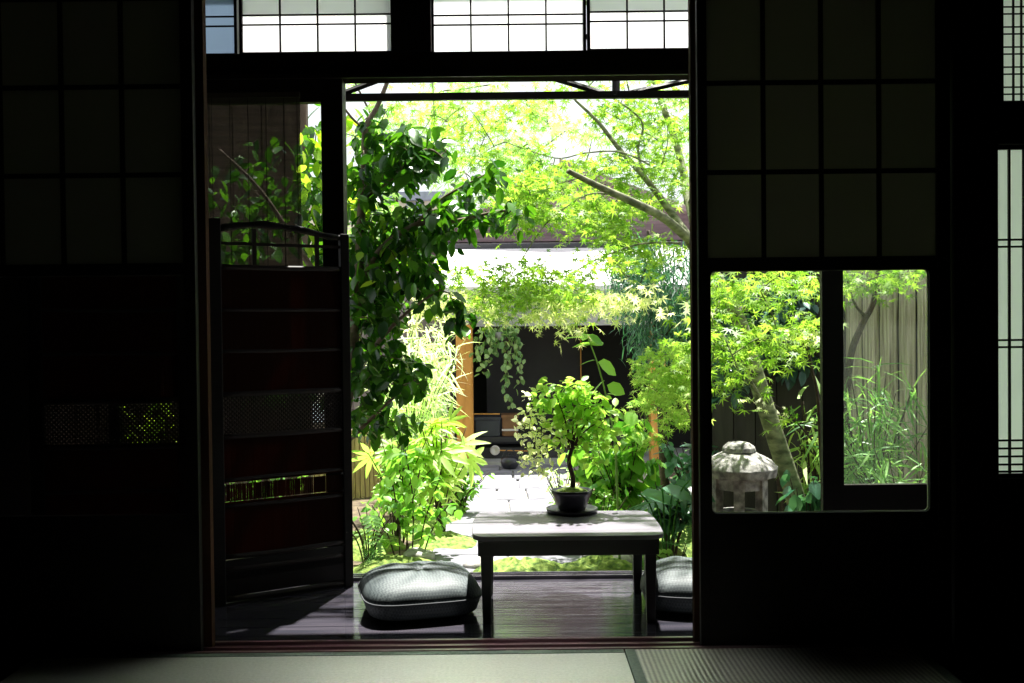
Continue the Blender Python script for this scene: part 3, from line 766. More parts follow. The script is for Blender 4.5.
# rocks
def rock(p, s, label, seed=0, cat='rock'):
    bm = bmesh.new(); bmesh.ops.create_icosphere(bm, subdivisions=3, radius=1); rr = random.Random(seed)
    ph = [rr.uniform(0, 6) for _ in range(6)]
    for v_ in bm.verts:
        c = v_.co; d = 1+.14*math.sin(c.x*3+ph[0])+.12*math.sin(c.y*4+ph[1])+.1*math.sin(c.z*5+ph[2])+.05*math.sin(c.x*9+ph[3])*math.sin(c.y*9+ph[4])
        v_.co = Vector((c.x*s[0]*d, c.y*s[1]*d, c.z*s[2]*d))
    me = bpy.data.meshes.new('garden_rock'); bm.to_mesh(me); bm.free(); me.materials.append(ROCK); me.polygons.foreach_set('use_smooth', [True]*len(me.polygons))
    o_ = bpy.data.objects.new('garden_rock', me); COL.objects.link(o_); o_.location = p; tag(o_, label, cat)
p = G(638, 496, GZ); rock((p.x, p.y, GZ+.08), (.13, .12, .15), 'pale upright rock among the shrubs right of the potted tree', 3)
p = G(420, 562, GZ); rock((p.x, p.y, GZ+.02), (.10, .09, .06), 'small pale stone in the moss behind the left cushion', 5)
p = G(620, 566, GZ); rock((p.x, p.y, GZ+.03), (.09, .09, .07), 'small stone behind the right table legs', 8)
p = G(485, 568, GZ); rock((p.x, p.y, GZ+.0), (.14, .11, .05), 'flat pale stone under the left end of the table view', 12)

# ---------------- pavilion
YP = 10.0
def V3(px, py, Y): return U(px, py, Y)
PV = empty('garden_pavilion', (UX(560, YP), YP, GZ), label='small garden pavilion with purple-brown gable and black interior behind the path', cat='building'); o = PV.location[:]
xl, xr = UX(448, YP), UX(745, YP)
zf0, zf1 = UZ(326, YP, 530), UZ(290, YP, 530)
local(MB().box(xl, xr, YP-.04, YP+.04, zf0, zf1), o).build('fascia', GREYF, PV)
zg = UZ(246, 12, 530)
m = MB(); ov = .25
m.add([(xl-.2, YP-ov, zf1-.02), (xr+.2, YP-ov, zf1-.02), (xr+.2, 12, zg), (xl-.2, 12, zg), (xl-.2, YP-ov, zf1+.03), (xr+.2, YP-ov, zf1+.03), (xr+.2, 12, zg+.05), (xl-.2, 12, zg+.05)],
      [(0, 1, 2, 3), (7, 6, 5, 4), (0, 4, 5, 1), (1, 5, 6, 2), (2, 6, 7, 3), (3, 7, 4, 0)])
local(m, o).build('lean_to_roof', WHITER, PV)
# gable wall and upper roof
gl, gr_ = UX(418, 12), UX(760, 12); gx = UX(560, 12); gzr = UZ(168, 12)
m = MB().add([(gl, 12.0, zg-.4), (gr_, 12.0, zg-.4), (gr_, 12.0, zg+.02), (gx, 12.0, gzr), (gl, 12.0, zg+.02), (gl, 12.06, zg-.4), (gr_, 12.06, zg-.4), (gr_, 12.06, zg+.02), (gx, 12.06, gzr), (gl, 12.06, zg+.02)],
             [(0, 1, 2, 3, 4), (9, 8, 7, 6, 5), (0, 4, 9, 5), (4, 3, 8, 9), (3, 2, 7, 8), (2, 1, 6, 7)])
local(m, o).build('gable_wall', PURP, PV)
for (xa_, za_, nm) in ((gl, zg+.02, 'l'), (gr_, zg+.02, 'r')):
    s_ = -1 if nm == 'l' else 1; ex = xa_+s_*.25; ez = za_-.25*(gzr-za_)/abs(gx-xa_)
    m = MB().add([(gx, 11.75, gzr), (ex, 11.75, ez), (ex, 11.75, ez+.07), (gx, 11.75, gzr+.07), (gx, 13, gzr), (ex, 13, ez), (ex, 13, ez+.07), (gx, 13, gzr+.07)],
                 [(0, 1, 2, 3), (7, 6, 5, 4), (0, 4, 5, 1), (3, 2, 6, 7), (1, 5, 6, 2)])
    local(m, o).build('gable_roof', WHITER if nm == 'l' else PURP, PV)
local(MB().box(gl, gr_, 11.9, 11.99, zg+.05, zg+.10), o).build('gable_beam', PURP, PV)
# interior box
xi0, xi1 = UX(472, YP), UX(700, YP); yb = 11.6
local(MB().box(xl-.02, xr, yb, yb+.05, GZ, zg), o).build('back_wall', CHAR, PV)
local(MB().box(xl-.02, xl+.03, YP+.1, yb, GZ, zf1), o).build('side_wall', CHAR, PV)
local(MB().box(xr-.05, xr, YP+.1, yb, GZ, zf1), o).build('side_wall', CHAR, PV)
local(MB().box(xl, xr, YP, yb, GZ-.05, GZ+.02), o).build('floor_slab', GREYF, PV)
local(MB().box(xl, xr, YP+.04, yb, zf0+.0, zf0+.03), o).build('ceiling_board', BLACK, PV)
xd = UX(581, 11.0)
local(MB().box(xd, xr-.05, 11.0, 11.04, GZ+.02, zf0), o).build('dark_door', BLACK, PV)
local(MB().box(xd-.35*3, xd-.012, 11.02, 11.05, GZ+.02, zf0), o).build('charcoal_screen', CHAR, PV)
local(MB().box(xd-.012, xd, 10.99, 11.03, GZ+.02, zf0), o).build('door_strip', OLIVE, PV)
local(MB().box(UX(456, YP), UX(472.5, YP), YP-.08, YP+.08, GZ, zf0+.02), o).build('post', OLIVE, PV, bevel=.006)
local(MB().box(UX(649, YP), UX(664, YP), YP-.08, YP+.08, GZ, zf0+.02), o).build('post', OLIVE, PV, bevel=.006)
# waiting bench with its things
bx, bx2 = UX(474, 10.35), UX(640, 10.35); bz = UZ(436, 10.35)
BN = empty('garden_bench', ((bx+bx2)/2, 10.45, GZ+.02), label='long dark bench inside the pavilion', cat='bench'); o = BN.location[:]
local(MB().box(bx, bx2, 10.25, 10.62, bz-.05, bz), o).build('seat', CHAR, BN)
for xx in (bx+.05, (bx+bx2)/2, bx2-.08): local(MB().box(xx, xx+.05, 10.3, 10.58, GZ+.02, bz-.05), o).build('leg', BLACK, BN)
local(MB().box(bx, bx2, 10.28, 10.6, GZ+.02, GZ+.13), o).build('low_step', CHAR, BN)
def gbox(name, px0_, px1_, py0_, Y, zb2, m, label, cat, d=.2):
    a, b = UX(px0_, Y), UX(px1_, Y); zt2 = UZ(py0_, Y)
    q = MB().box(-(b-a)/2, (b-a)/2, 0, d, 0, zt2-zb2)
    r_ = empty(name, ((a+b)/2, Y, zb2), label=label, cat=cat); q.build('body', m, r_, bevel=.012)
    MB().box(-(b-a)/2-.008, (b-a)/2+.008, -.008, d+.008, zt2-zb2-.03, zt2-zb2+.004).build('lid', m, r_, bevel=.004); return r_
gbox('storage_box', 474, 499, 417, 10.3, bz, mat('slate_box', (.05, .055, .07), .7), 'long slate-grey box on the pavilion bench', 'box')
kb = gbox('wooden_box', 501, 517, 415, 10.3, bz, mat('brown_box_wood', (.22, .11, .05), .6), 'brown wooden box with pale band beside the slate-grey box', 'box')
r_ = (kb.location); MB().box(-.085, .085, -.012, -.003, .06, .08).build('band', WHITER, [c_ for c_ in kb.children if c_.name.startswith('body')][0], label='pale band')
# rod
MB().tube([U(473, 414, 10.28), U(500, 414, 10.28)], .008, 6).build('wooden_rod', OLIVE, label='thin orange rod lying over the slate-grey box', cat='rod')
# ladle-like disc with handle on the low step
dk = U(495, 450, 10.27); DD = empty('bamboo_ladle', dk, label='pale round ladle with thin handle on the low step', cat='ladle')
q = MB().lathe([(.001, 0), (.05, 0), (.052, .02), (.045, .06), (.04, .06), (.001, .012)], 20)
q.v = [(x_, -z_, y_) for x_, y_, z_ in q.v]; q.build('cup', WHITER, DD, smooth=True)
MB().tube([(.05, -.03, 0), (.34, -.03, -.01)], .006, 6).build('handle', OLIVE, DD)
kp = G(510, 467, GZ+.02)
KT = empty('kettle', (kp.x, kp.y-.12, GZ+.022), label='black round iron kettle on the paving before the pavilion', cat='kettle')
MB().lathe([(.001, 0), (.06, 0), (.082, .03), (.09, .065), (.08, .1), (.05, .118), (.03, .12), (.001, .121)], 28).build('body', POTM, KT, smooth=True)
MB().lathe([(.032, .119), (.034, .124), (.012, .13), (.001, .131)], 20).build('lid', POTM, KT, smooth=True)
MB().lathe([(.001, .129), (.009, .13), (.009, .137), (.014, .144), (.001, .148)], 20).build('knob', POTM, [c_ for c_ in KT.children if c_.name.startswith('lid')][0], smooth=True)
MB().tube([(.07*math.cos(a), 0, .1+.085*math.sin(a)) for a in np.linspace(0, math.pi, 14)], .005, 6).build('handle', POTM, KT, smooth=True)
# hanging ivy
iv = U(500, 332, 9.75)
IV = empty('hanging_ivy', iv, label='trailing variegated ivy hanging in front of the pavilion', cat='plant'); 
MB().lathe([(.001, -.08), (.05, -.08), (.07, 0), (.065, 0), (.001, -.02)], 20).build('pot', mat('grey_hanging_pot', (.25, .25, .25), .8), IV, smooth=True)
w = MB().tube([(0, 0, 0), (0, 0, .18)], .004, 5); pts = []
for px, py in ((478, 360), (485, 375), (492, 350), (505, 395), (520, 385), (515, 350), (508, 405), (497, 345), (518, 360), (490, 362), (507, 375)):
    e_ = U(px, py, 9.7)-iv; p_ = smooth_path([(0, 0, 0), (e_.x*.8, -.05, .02), (e_.x*1.0, -.05, e_.z*.5), e_], 5); w.tube(p_, .0025, 4); pts += [Vector(q_)+iv for q_ in p_[3:]]
w.build('vines', BARKD, IV)
P = np.array([tuple(q_) for q_ in pts for _ in range(2)])+rng.normal(0, .022, (len(pts)*2, 3))
leaves_mesh('foliage', P, TR, .06, IVY, IV, pitch=(50, 25), roll=(0, 30), origin=iv)

# ---------------- fences
def fence(p0, p1, z0, z1, pw_, name, m, label, thick=.03, jit=.0, bark=False):
    p0, p1 = Vector(p0), Vector(p1); L = (p1-p0).length; rz = math.atan2(p1.y-p0.y, p1.x-p0.x)
    Fc = empty(name, (p0.x, p0.y, z0), rz, label=label, cat='fence'); g = MB(); x = 0
    while x < L:
        w_ = pw_*random.uniform(.85, 1.15); xb_ = min(x+w_, L)
        if bark:
            n_ = 6; vs = []; 
            for z in np.linspace(0, z1-z0, 9):
                for k in range(n_+1):
                    u_ = k/n_; vs.append((lerp(x+.004, xb_-.004, u_), -.03*math.sin(math.pi*u_)**.6+random.uniform(-.006, .006), z))
            fs = [(j*(n_+1)+k, j*(n_+1)+k+1, (j+1)*(n_+1)+k+1, (j+1)*(n_+1)+k) for j in range(8) for k in range(n_)]
            g.add(vs, fs)
        else: g.box(x+.004, xb_-.004, -thick/2+random.uniform(-jit, jit), thick/2, 0, z1-z0+random.uniform(-jit, jit))
        x = xb_
    g.build('bark_strips' if bark else 'boards', m, Fc, smooth=False)
    b = MB().box(0, L, .02, .05, 0, z1-z0-.02); b.build('backing', BLACK if bark else m, Fc)
    for zz_ in ((z1-z0)*.15, (z1-z0)*.85):
        MB().box(0, L, .05, .09, zz_-.03, zz_+.03).build('rail', BARKD, Fc)
    return Fc
fence((UX(845, 6.6), 6.6, 0), (UX(1010, 5.6), 5.6, 0), GZ-.05, 2.3, .15, 'bark_fence', CEDAR, 'tall grey-brown cedar bark fence behind the right window', bark=True)
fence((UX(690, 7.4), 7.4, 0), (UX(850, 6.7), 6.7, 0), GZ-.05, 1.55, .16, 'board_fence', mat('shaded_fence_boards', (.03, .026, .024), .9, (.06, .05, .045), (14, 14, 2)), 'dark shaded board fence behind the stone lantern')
fence((UX(330, 11), 11, 0), (UX(452, 11), 11, 0), GZ-.05, UZ(272, 11, 420), .14, 'board_fence', PLANK, 'grey weathered board fence left of the pavilion')
FB = fence((-2.1, 7.7, 0), (UX(452, 8.9), 8.9, 0), GZ-.05, .14, .045, 'cane_fence', BAMBOOF, 'low brown cane fence behind the fingered-leaf shrubs')
fence((-6, 6.7, 0), (UX(310, 7.0), 7.0, 0), GZ-.05, 3.6, .18, 'added_board_wall', mat('dark_brown_wall_boards', (.07, .045, .033), .9, (.14, .095, .07), (14, 14, 2)), 'added tall dark brown board wall that darkens the blind window')  # wall added to keep the view through the blind dark
st(MB().box(-2.3, UX(40, YO), YO-.02, YO+.04, VZ, zk0), 'wall_front', WALLM, label='dark plaster at the left end of the veranda')
# neighbour house far left (pale with bluish shutters)
nx0, nx1 = UX(300, 18), UX(455, 18)
HB = empty('neighbour_house', ((nx0+nx1)/2, 18, GZ), label='pale neighbouring house far behind the camellia', cat='building'); o = HB.location[:]
local(MB().box(nx0, nx1, 18, 19, GZ, UZ(200, 18)), o).build('wall', mat('pale_peach_wall', (.7, .6, .5), .9), HB)
local(MB().box(nx0-.2, nx1+.2, 17.8, 19.2, UZ(200, 18), UZ(192, 18)), o).build('roof', mat('blue_grey_roof', (.25, .25, .35), .8), HB)
local(MB().box(UX(408, 18), UX(424, 18), 17.95, 18, UZ(225, 18), UZ(202, 18)), o).build('window', mat('violet_grey_glass', (.25, .25, .38), .3), HB)

# ---------------- stone lantern
LY = 5.3; lc = U(739, 466, LY)
SL = empty('stone_lantern', (lc.x, LY, GZ), label='weathered grey stone lantern with broad cap behind the right window', cat='lantern')
zc = UZ(467, LY, 741)-GZ; ca = 38*LY/FPX; zk = UZ(438, LY, 741)-GZ
def hexa(prof, seg=6, rot=0):
    q = MB().lathe(prof, seg); c_, s_ = math.cos(rot), math.sin(rot); q.v = [(x_*c_-y_*s_, x_*s_+y_*c_, z_) for x_, y_, z_ in q.v]; return q
def rough(ob, lv=3, s_=.012):
    m1 = ob.modifiers.new('sub', 'SUBSURF'); m1.levels = m1.render_levels = lv; m1.subdivision_type = 'SIMPLE'
    tx = bpy.data.textures.new('clouds', 'CLOUDS'); tx.noise_scale = .06; tx.noise_depth = 3
    d = ob.modifiers.new('disp', 'DISPLACE'); d.texture = tx; d.strength = s_; d.mid_level = .5; d.texture_coords = 'OBJECT'
rough(hexa([(.001, zc-.03), (ca*.98, zc-.045), (ca*1.03, zc), (ca*.86, zc+.035), (ca*.62, zc+.062), (ca*.42, zc+.08), (.001, zc+.08)], 12).build('cap', STONE, SL, smooth=True))
rough(hexa([(ca*.3, zc+.075), (ca*.44, zc+.085), (ca*.42, zc+.105), (ca*.28, zc+.13), (.001, zc+.138)], 12).build('knob', STONE, SL, smooth=True))
# firebox with openings: six pillars between two slabs
fz0, fz1 = zc-.28, zc-.04
fb = MB()
for k in range(6):
    a = math.pi/3*k+.3; cx, cy = ca*.66*math.cos(a), ca*.66*math.sin(a)
    mm = Matrix.Translation((cx, cy, 0)) @ Matrix.Rotation(a, 4, 'Z'); fb.box(-.02, .02, -.028, .028, fz0, fz1, mm)
for k in range(6):
    a = math.pi/3*(k+.5)+.3; cx, cy = ca*.60*math.cos(a), ca*.60*math.sin(a)
    mm = Matrix.Translation((cx, cy, 0)) @ Matrix.Rotation(a, 4, 'Z'); fb.box(-.014, .014, -.06, .06, fz1-.07, fz1, mm); fb.box(-.014, .014, -.06, .06, fz0, fz0+.04, mm)
fb.build('firebox', STONE, SL)
rough(hexa([(.001, fz0-.06), (ca*.7, fz0-.06), (ca*.85, fz0-.04), (ca*.85, fz0), (.001, fz0)], 12).build('platform', STONE, SL), 2)
rough(hexa([(.001, 0), (ca*.75, 0), (ca*.7, .06), (ca*.4, .1), (ca*.34, fz0-.06), (.001, fz0-.06)], 12).build('base', STONE, SL), 2)

# ---------------- maple tree (right)
MY = 5.7
mb0 = U(806, 575, MY); mb0.z = GZ-.02
MT = empty('maple_tree', mb0, label='large green maple whose curved trunk stands behind the right window', cat='tree'); 
w = MB(); nodes = []
def L_(px, py, Y): return U(px, py, Y)-mb0
nodes += branch(w, [(0, 0, 0), L_(797, 505, MY), L_(778, 445, MY), L_(765, 405, MY), L_(748, 350, MY+.02), L_(735, 312, MY+.05), L_(712, 272, MY+.1), L_(690, 240, MY+.15)], .060, .038, 12)
nodes += branch(w, [L_(690, 240, MY+.15), L_(664, 218, MY-.1), L_(635, 203, MY-.35), L_(600, 187, MY-.6), L_(568, 171, MY-.75)], .030, .013, 10)
nodes += branch(w, [L_(692, 242, MY+.15), L_(668, 208, MY+.3), L_(645, 178, MY+.3), L_(620, 150, MY+.3), L_(598, 122, MY+.3), L_(575, 100, MY+.25)], .026, .007, 8)
nodes += branch(w, [L_(645, 178, MY+.3), L_(638, 150, MY+.4), L_(641, 120, MY+.4), L_(600, 90, MY+.3)], .010, .004, 6)
nodes += branch(w, [L_(705, 262, MY+.1), L_(690, 205, MY+.6), L_(678, 150, MY+.9), L_(650, 60, MY+.8), L_(640, -60, MY+.6)], .036, .012, 8)
nodes += branch(w, [L_(640, 205, MY+.1), L_(620, 196, MY), L_(590, 194, MY-.1), L_(565, 208, MY-.2), L_(545, 225, MY-.2), L_(520, 262, MY-.25), L_(505, 285, MY-.3)], .006, .0025, 6)
nodes += branch(w, [L_(680, 243, MY+.1), L_(640, 244, MY), L_(600, 258, MY-.1), L_(570, 274, MY-.2), L_(540, 285, MY-.25)], .007, .003, 6)
nodes += branch(w, [L_(650, 165, MY+.3), L_(620, 152, MY), L_(585, 153, MY), L_(555, 158, MY), L_(505, 142, MY)], .006, .003, 6)
nodes += branch(w, [L_(735, 312, MY+.05), L_(760, 300, MY+.0), L_(780, 270, MY-.1), L_(800, 230, MY-.2)], .018, .008, 8)
nodes += branch(w, [L_(765, 405, MY), L_(740, 360, MY-.35), L_(735, 330, MY-.5)], .010, .005, 6)
nodes += branch(w, [L_(650, 60, MY+.8), L_(560, -20, MY+.3), L_(480, -80, MY)], .014, .006, 6)
nodes += branch(w, [L_(690, 205, MY+.6), L_(720, 120, MY), L_(760, 0, MY-.4)], .02, .008, 6)
def cents(specs):
    c = []
    for px, py, Y, rx, ry, n in specs: c += [tuple(q) for q in blob(px, py, Y, rx, ry, n, .5)]
    return c
spec = [(460, 130, 6.2, 55, 32, 11), (500, 110, 6.0, 60, 22, 9), (535, 185, 5.6, 42, 34, 34), (520, 200, 5.5, 30, 34, 18), (610, 218, 6.2, 45, 18, 20), (590, 190, 6.2, 45, 25, 14), (480, 150, 6, 30, 20, 6),
        (655, 130, 6.2, 40, 35, 22), (660, 180, 6.3, 30, 40, 20), (620, 110, 6.2, 45, 22, 9), (600, 170, 6.1, 40, 16, 9), (640, 245, 6.0, 45, 22, 16), (580, 215, 5.7, 40, 15, 10),
        (520, 275, 5.4, 50, 16, 16), (500, 300, 5.4, 45, 14, 11), (560, 290, 5.4, 45, 15, 16), (600, 262, 5.5, 30, 12, 7), (455, 272, 5.6, 25, 12, 5),
        (430, 110, 6.4, 45, 16, 6), (680, 90, 6.0, 30, 15, 6), (560, 84, 6.0, 60, 6, 4)]
C1 = cents(spec)
specw = [(740, 285, 5.1, 50, 18, 15), (735, 340, 5.0, 34, 18, 11), (765, 345, 5.2, 36, 14, 8), (795, 330, 5.3, 30, 14, 7), (800, 278, 5.3, 40, 10, 7), (722, 375, 5.0, 24, 8, 5), (780, 412, 5.1, 12, 3, 1), (870, 276, 5.6, 45, 8, 6), (720, 300, 5.2, 30, 20, 6)]
C2 = cents(specw)
# crown above the frame
C3 = []
for _ in range(34):
    C3.append((random.uniform(-1.9, 2.4), random.uniform(4.6, 7.4), random.uniform(2.7, 4.4)))
yel = [(575, 305, 5.3, 50, 12, 10), (620, 300, 5.4, 25, 14, 7), (545, 318, 5.3, 35, 7, 4), (465, 298, 5.4, 40, 12, 8), (440, 310, 5.4, 25, 8, 3), (690, 310, 5.2, 8, 8, 1)]
C4 = cents(yel)
grow(w, nodes, [Vector(c)-mb0 for c in C1[::2]+C2[::2]+C4[::3]+C3[::2]], .0022, 1.6)
w.build('trunk', BARK, MT, smooth=True)
PA = sprays(C1+C2, 22, .20)
leaves_mesh('foliage', PA, TM, .046, MAPLE, MT, pitch=(30, 25), roll=(0, 30), origin=mb0)
leaves_mesh('upper_foliage', sprays(C3, 24, .26), TM, .052, MAPLE, MT, pitch=(20, 22), roll=(0, 22), origin=mb0)
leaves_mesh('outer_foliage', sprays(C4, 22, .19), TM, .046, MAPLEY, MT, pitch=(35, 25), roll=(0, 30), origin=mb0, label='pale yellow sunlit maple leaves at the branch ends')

C5 = [(random.uniform(-1.2, 1.4), random.uniform(4.7, 5.3), random.uniform(3.0, 3.8)) for _ in range(22)]  # unseen leaf sprays added overhead to dapple the sun on the veranda
leaves_mesh('dapple_foliage', sprays(C5, 22, .2), TM, .05, MAPLE, MT, pitch=(10, 20), roll=(0, 20), origin=mb0)
# a second small maple at right edge, yellow-green, low
s0 = G(700, 530, GZ); s0 = Vector((UX(705, 6.0), 6.0, GZ-.02))
SM = empty('young_maple', s0, label='low yellow-green maple sapling at the right edge of the opening', cat='tree'); w = MB()
nd = branch(w, [(0, 0, 0), U(700, 460, 6.0)-s0, U(688, 410, 6.0)-s0, U(672, 375, 6.0)-s0], .014, .005, 6)
C = cents([(672, 375, 5.9, 30, 22, 22), (665, 395, 5.9, 32, 14, 12), (680, 415, 6.0, 22, 12, 8), (650, 410, 6.0, 14, 8, 3), (668, 352, 6.0, 20, 8, 5), (645, 432, 6.0, 14, 6, 3), (690, 345, 6.0, 12, 10, 4), (648, 372, 6.0, 12, 14, 4)])
grow(w, nd, [Vector(c)-s0 for c in C[::2]], .0018, .6); w.build('trunk', BARKL, SM, smooth=True)
leaves_mesh('foliage', sprays(C, 22, .13), TM, .042, leaf_mat('young_maple_leaf', (.22, .44, .05), (.58, .76, .20), .5, tcol=(1.3, 1.3, .9)), SM, pitch=(40, 25), origin=s0)

# ---------------- camellia (left)
CY = 5.0; cb = Vector((UX(330, CY), CY, GZ-.02))
CA = empty('camellia_tree', cb, label='dark glossy broad-leaved camellia filling the left of the opening', cat='tree'); w = MB()
Lc = lambda px, py, Y: U(px, py, Y)-cb
nd = branch(w, [(0, 0, 0), Lc(335, 480, CY), Lc(350, 380, CY), Lc(358, 280, CY), Lc(362, 200, CY-.05), Lc(365, 160, CY-.1), Lc(366, 128, CY-.1), Lc(378, 105, CY-.1), Lc(392, 70, CY-.1)], .034, .009, 8)
nd += branch(w, [Lc(366, 130, CY-.1), Lc(352, 118, CY-.15), Lc(335, 95, CY-.2)], .008, .004, 6)
nd += branch(w, [Lc(358, 290, CY), Lc(380, 250, CY-.1), Lc(415, 225, CY-.2), Lc(450, 222, CY-.25), Lc(495, 212, CY-.3), Lc(515, 210, CY-.3)], .018, .004, 6)
nd += branch(w, [Lc(415, 225, CY-.2), Lc(440, 200, CY-.3), Lc(475, 180, CY-.35), Lc(498, 168, CY-.35)], .008, .003, 6)
nd += branch(w, [Lc(362, 200, CY), Lc(390, 180, CY-.1), Lc(425, 150, CY-.2), Lc(445, 160, CY-.2)], .012, .004, 6)
nd += branch(w, [Lc(350, 380, CY), Lc(380, 340, CY-.1), Lc(410, 310, CY-.15), Lc(440, 290, CY-.2)], .014, .004, 6)
nd += branch(w, [Lc(350, 330, CY), Lc(300, 250, CY), Lc(260, 190, CY), Lc(220, 150, CY)], .02, .006, 6)
nd += branch(w, [Lc(340, 450, CY), Lc(380, 410, CY-.1), Lc(415, 380, CY-.2)], .012, .004, 6)
bl = [(370, 262, 5.1, 30, 45, 170), (365, 180, 5.0, 22, 50, 120), (395, 165, 4.95, 42, 24, 130), (415, 150, 4.95, 42, 26, 110), (430, 215, 4.95, 45, 18, 95), (470, 215, 4.9, 45, 14, 55), (395, 235, 5.0, 45, 20, 120),
      (400, 265, 5.0, 45, 25, 130), (375, 310, 5.0, 34, 35, 160), (425, 290, 4.95, 25, 25, 55), (375, 365, 5.0, 36, 34, 190), (412, 375, 5.0, 22, 22, 60), (365, 415, 5.0, 26, 22, 75), (478, 188, 4.85, 28, 10, 16),
      (492, 172, 4.85, 10, 8, 6), (265, 200, 5.3, 70, 70, 170), (225, 260, 5.3, 60, 60, 110), (315, 180, 5.2, 22, 80, 120), (330, 250, 5.2, 25, 40, 60), (280, 350, 5.4, 80, 60, 170), (440, 240, 4.9, 25, 12, 22), (385, 120, 5.0, 26, 14, 16), (420, 258, 4.95, 22, 18, 35), (400, 420, 5, 25, 18, 30)]
P = np.concatenate([blob(a, b, Y, rx, ry, int(n*1.15), .3) for a, b, Y, rx, ry, n in bl])
tw = [Lc(415, 225, CY-.2), Lc(440, 200, CY-.3), Lc(475, 180, CY-.35), Lc(498, 168, CY-.35)], [Lc(430, 224, CY-.22), Lc(450, 222, CY-.25), Lc(495, 212, CY-.3), Lc(522, 208, CY-.3)], [Lc(440, 290, CY-.2), Lc(455, 305, CY-.2), Lc(462, 322, CY-.2)], [Lc(366, 120, CY-.1), Lc(385, 135, CY-.15), Lc(420, 140, CY-.2), Lc(448, 158, CY-.2)]
ex = []
for t_ in tw:
    for c in smooth_path(t_, 7)[3:]:
        for _ in range(3): ex.append(tuple(c+cb+Vector((random.gauss(0, .03), random.gauss(0, .03), random.gauss(-.01, .03)))))
P = np.concatenate([P, np.array(ex)])
grow(w, nd, [Vector(p_)-cb for p_ in P[::9]], .0022, .8)
w.build('trunk', BARKL, CA, smooth=True)
leaves_mesh('foliage', P, TC, .080, CAMEL, CA, pitch=(38, 25), roll=(0, 35), origin=cb, var=rng.random(len(P))**1.3)
Pb = np.concatenate([blob(a, b, Y, rx, ry, n, .3) for a, b, Y, rx, ry, n in ((357, 210, 5.1, 12, 50, 26), (355, 300, 5.1, 12, 40, 14), (315, 170, 5.1, 14, 60, 40), (315, 240, 5.1, 14, 35, 14), (400, 250, 4.9, 40, 40, 18), (355, 120, 5.2, 12, 20, 10))])
leaves_mesh('young_leaves', Pb, TC, .085, LIME, CA, pitch=(45, 25), origin=cb, label='lime young leaves lit from behind')

# ---------------- dark drooping podocarp right of the pavilion
b0 = Vector((UX(665, 7.2), 7.2, GZ-.02))
PD = empty('drooping_evergreen', b0, label='blue-green drooping evergreen with narrow leaves before the pavilion', cat='tree'); w = MB()
nd = branch(w, [(0, 0, 0), U(660, 380, 7.2)-b0, U(655, 300, 7.2)-b0, U(648, 230, 7.2)-b0], .04, .012, 8)
P = np.concatenate([blob(a, b, 7.1, rx, ry, n, .35) for a, b, rx, ry, n in ((640, 260, 35, 25, 420), (655, 300, 32, 45, 700), (630, 290, 28, 32, 300), (675, 330, 20, 40, 350), (650, 340, 22, 25, 220), (690, 280, 30, 50, 300))])
grow(w, nd, [Vector(p_)-b0 for p_ in P[::40]], .003, 1); w.build('trunk', BARKD, PD, smooth=True)
leaves_mesh('foliage', np.concatenate([P, P+rng.normal(0, .05, P.shape)]), TB, .085, BAMB, PD, pitch=(48, 30), roll=(0, 40), origin=b0)

# ---------------- background trees beyond the pavilion
def bgtree(px, Y, base_py, specs, n, m, label, size=.09, T=TM, tint=None, name='leafy_tree', rad=.35, group=None):
    b_ = Vector((UX(px, Y), Y, GZ-.02)); t_ = empty(name, b_, label=label, cat='tree', group=group); w_ = MB()
    nd_ = branch(w_, [(0, 0, 0), U(px+8, 320, Y)-b_, U(px, 250, Y)-b_, U(px-5, 190, Y)-b_], .07, .03, 8)
    C_ = cents([(a, b, Y+random.uniform(-.6, .6), rx, ry, k) for a, b, rx, ry, k in specs])
    grow(w_, nd_, [Vector(c)-b_ for c in C_[::3]], .006, 2); w_.build('trunk', BARKD, t_, smooth=True)
    leaves_mesh('foliage', sprays(C_, n, rad), T, size, m, t_, pitch=(35, 30), roll=(0, 35), origin=b_)
bgtree(400, 14.6, 0, [(400, 130, 70, 40, 26), (380, 230, 50, 50, 22), (440, 160, 40, 30, 10), (360, 60, 60, 40, 10)], 24, FARL, 'pale lime leafy tree behind the camellia', .12)
bgtree(560, 15.6, 0, [(560, 190, 60, 25, 16), (520, 120, 60, 30, 16), (470, 90, 70, 20, 12), (610, 220, 50, 20, 14), (540, 150, 60, 30, 16)], 24, FARL, 'pale sunlit tree behind the pavilion gable', .12)
bgtree(690, 14.8, 0, [(690, 130, 60, 50, 22), (720, 240, 50, 60, 24), (650, 60, 60, 40, 10), (770, 260, 60, 50, 20)], 24, FARL, 'pale green tree behind the right side of the garden', .12)
# dark hedge behind window
h0 = Vector((UX(770, 7.3), 6.95, GZ-.02)); HD = empty('dark_shrub', h0, label='dark blue-green shrub in shade behind the stone lantern', cat='shrub'); w = MB()
nd = branch(w, [(0, 0, 0), U(770, 400, 6.95)-h0, U(775, 330, 6.95)-h0], .02, .01, 6)
P = np.concatenate([blob(a, b, 6.8, rx, ry, n, .3) for a, b, rx, ry, n in ((760, 300, 55, 28, 330), (790, 335, 35, 40, 200), (735, 350, 30, 50, 170))])
grow(w, nd, [Vector(p_)-h0 for p_ in P[::25]], .003, 1); w.build('stems', BARKD, HD, smooth=True)
leaves_mesh('foliage', P, TE, .11, leaf_mat('blue_shade_leaf', (.012, .045, .04), (.09, .2, .17), .2, .3, .6), HD, pitch=(40, 30), origin=h0)

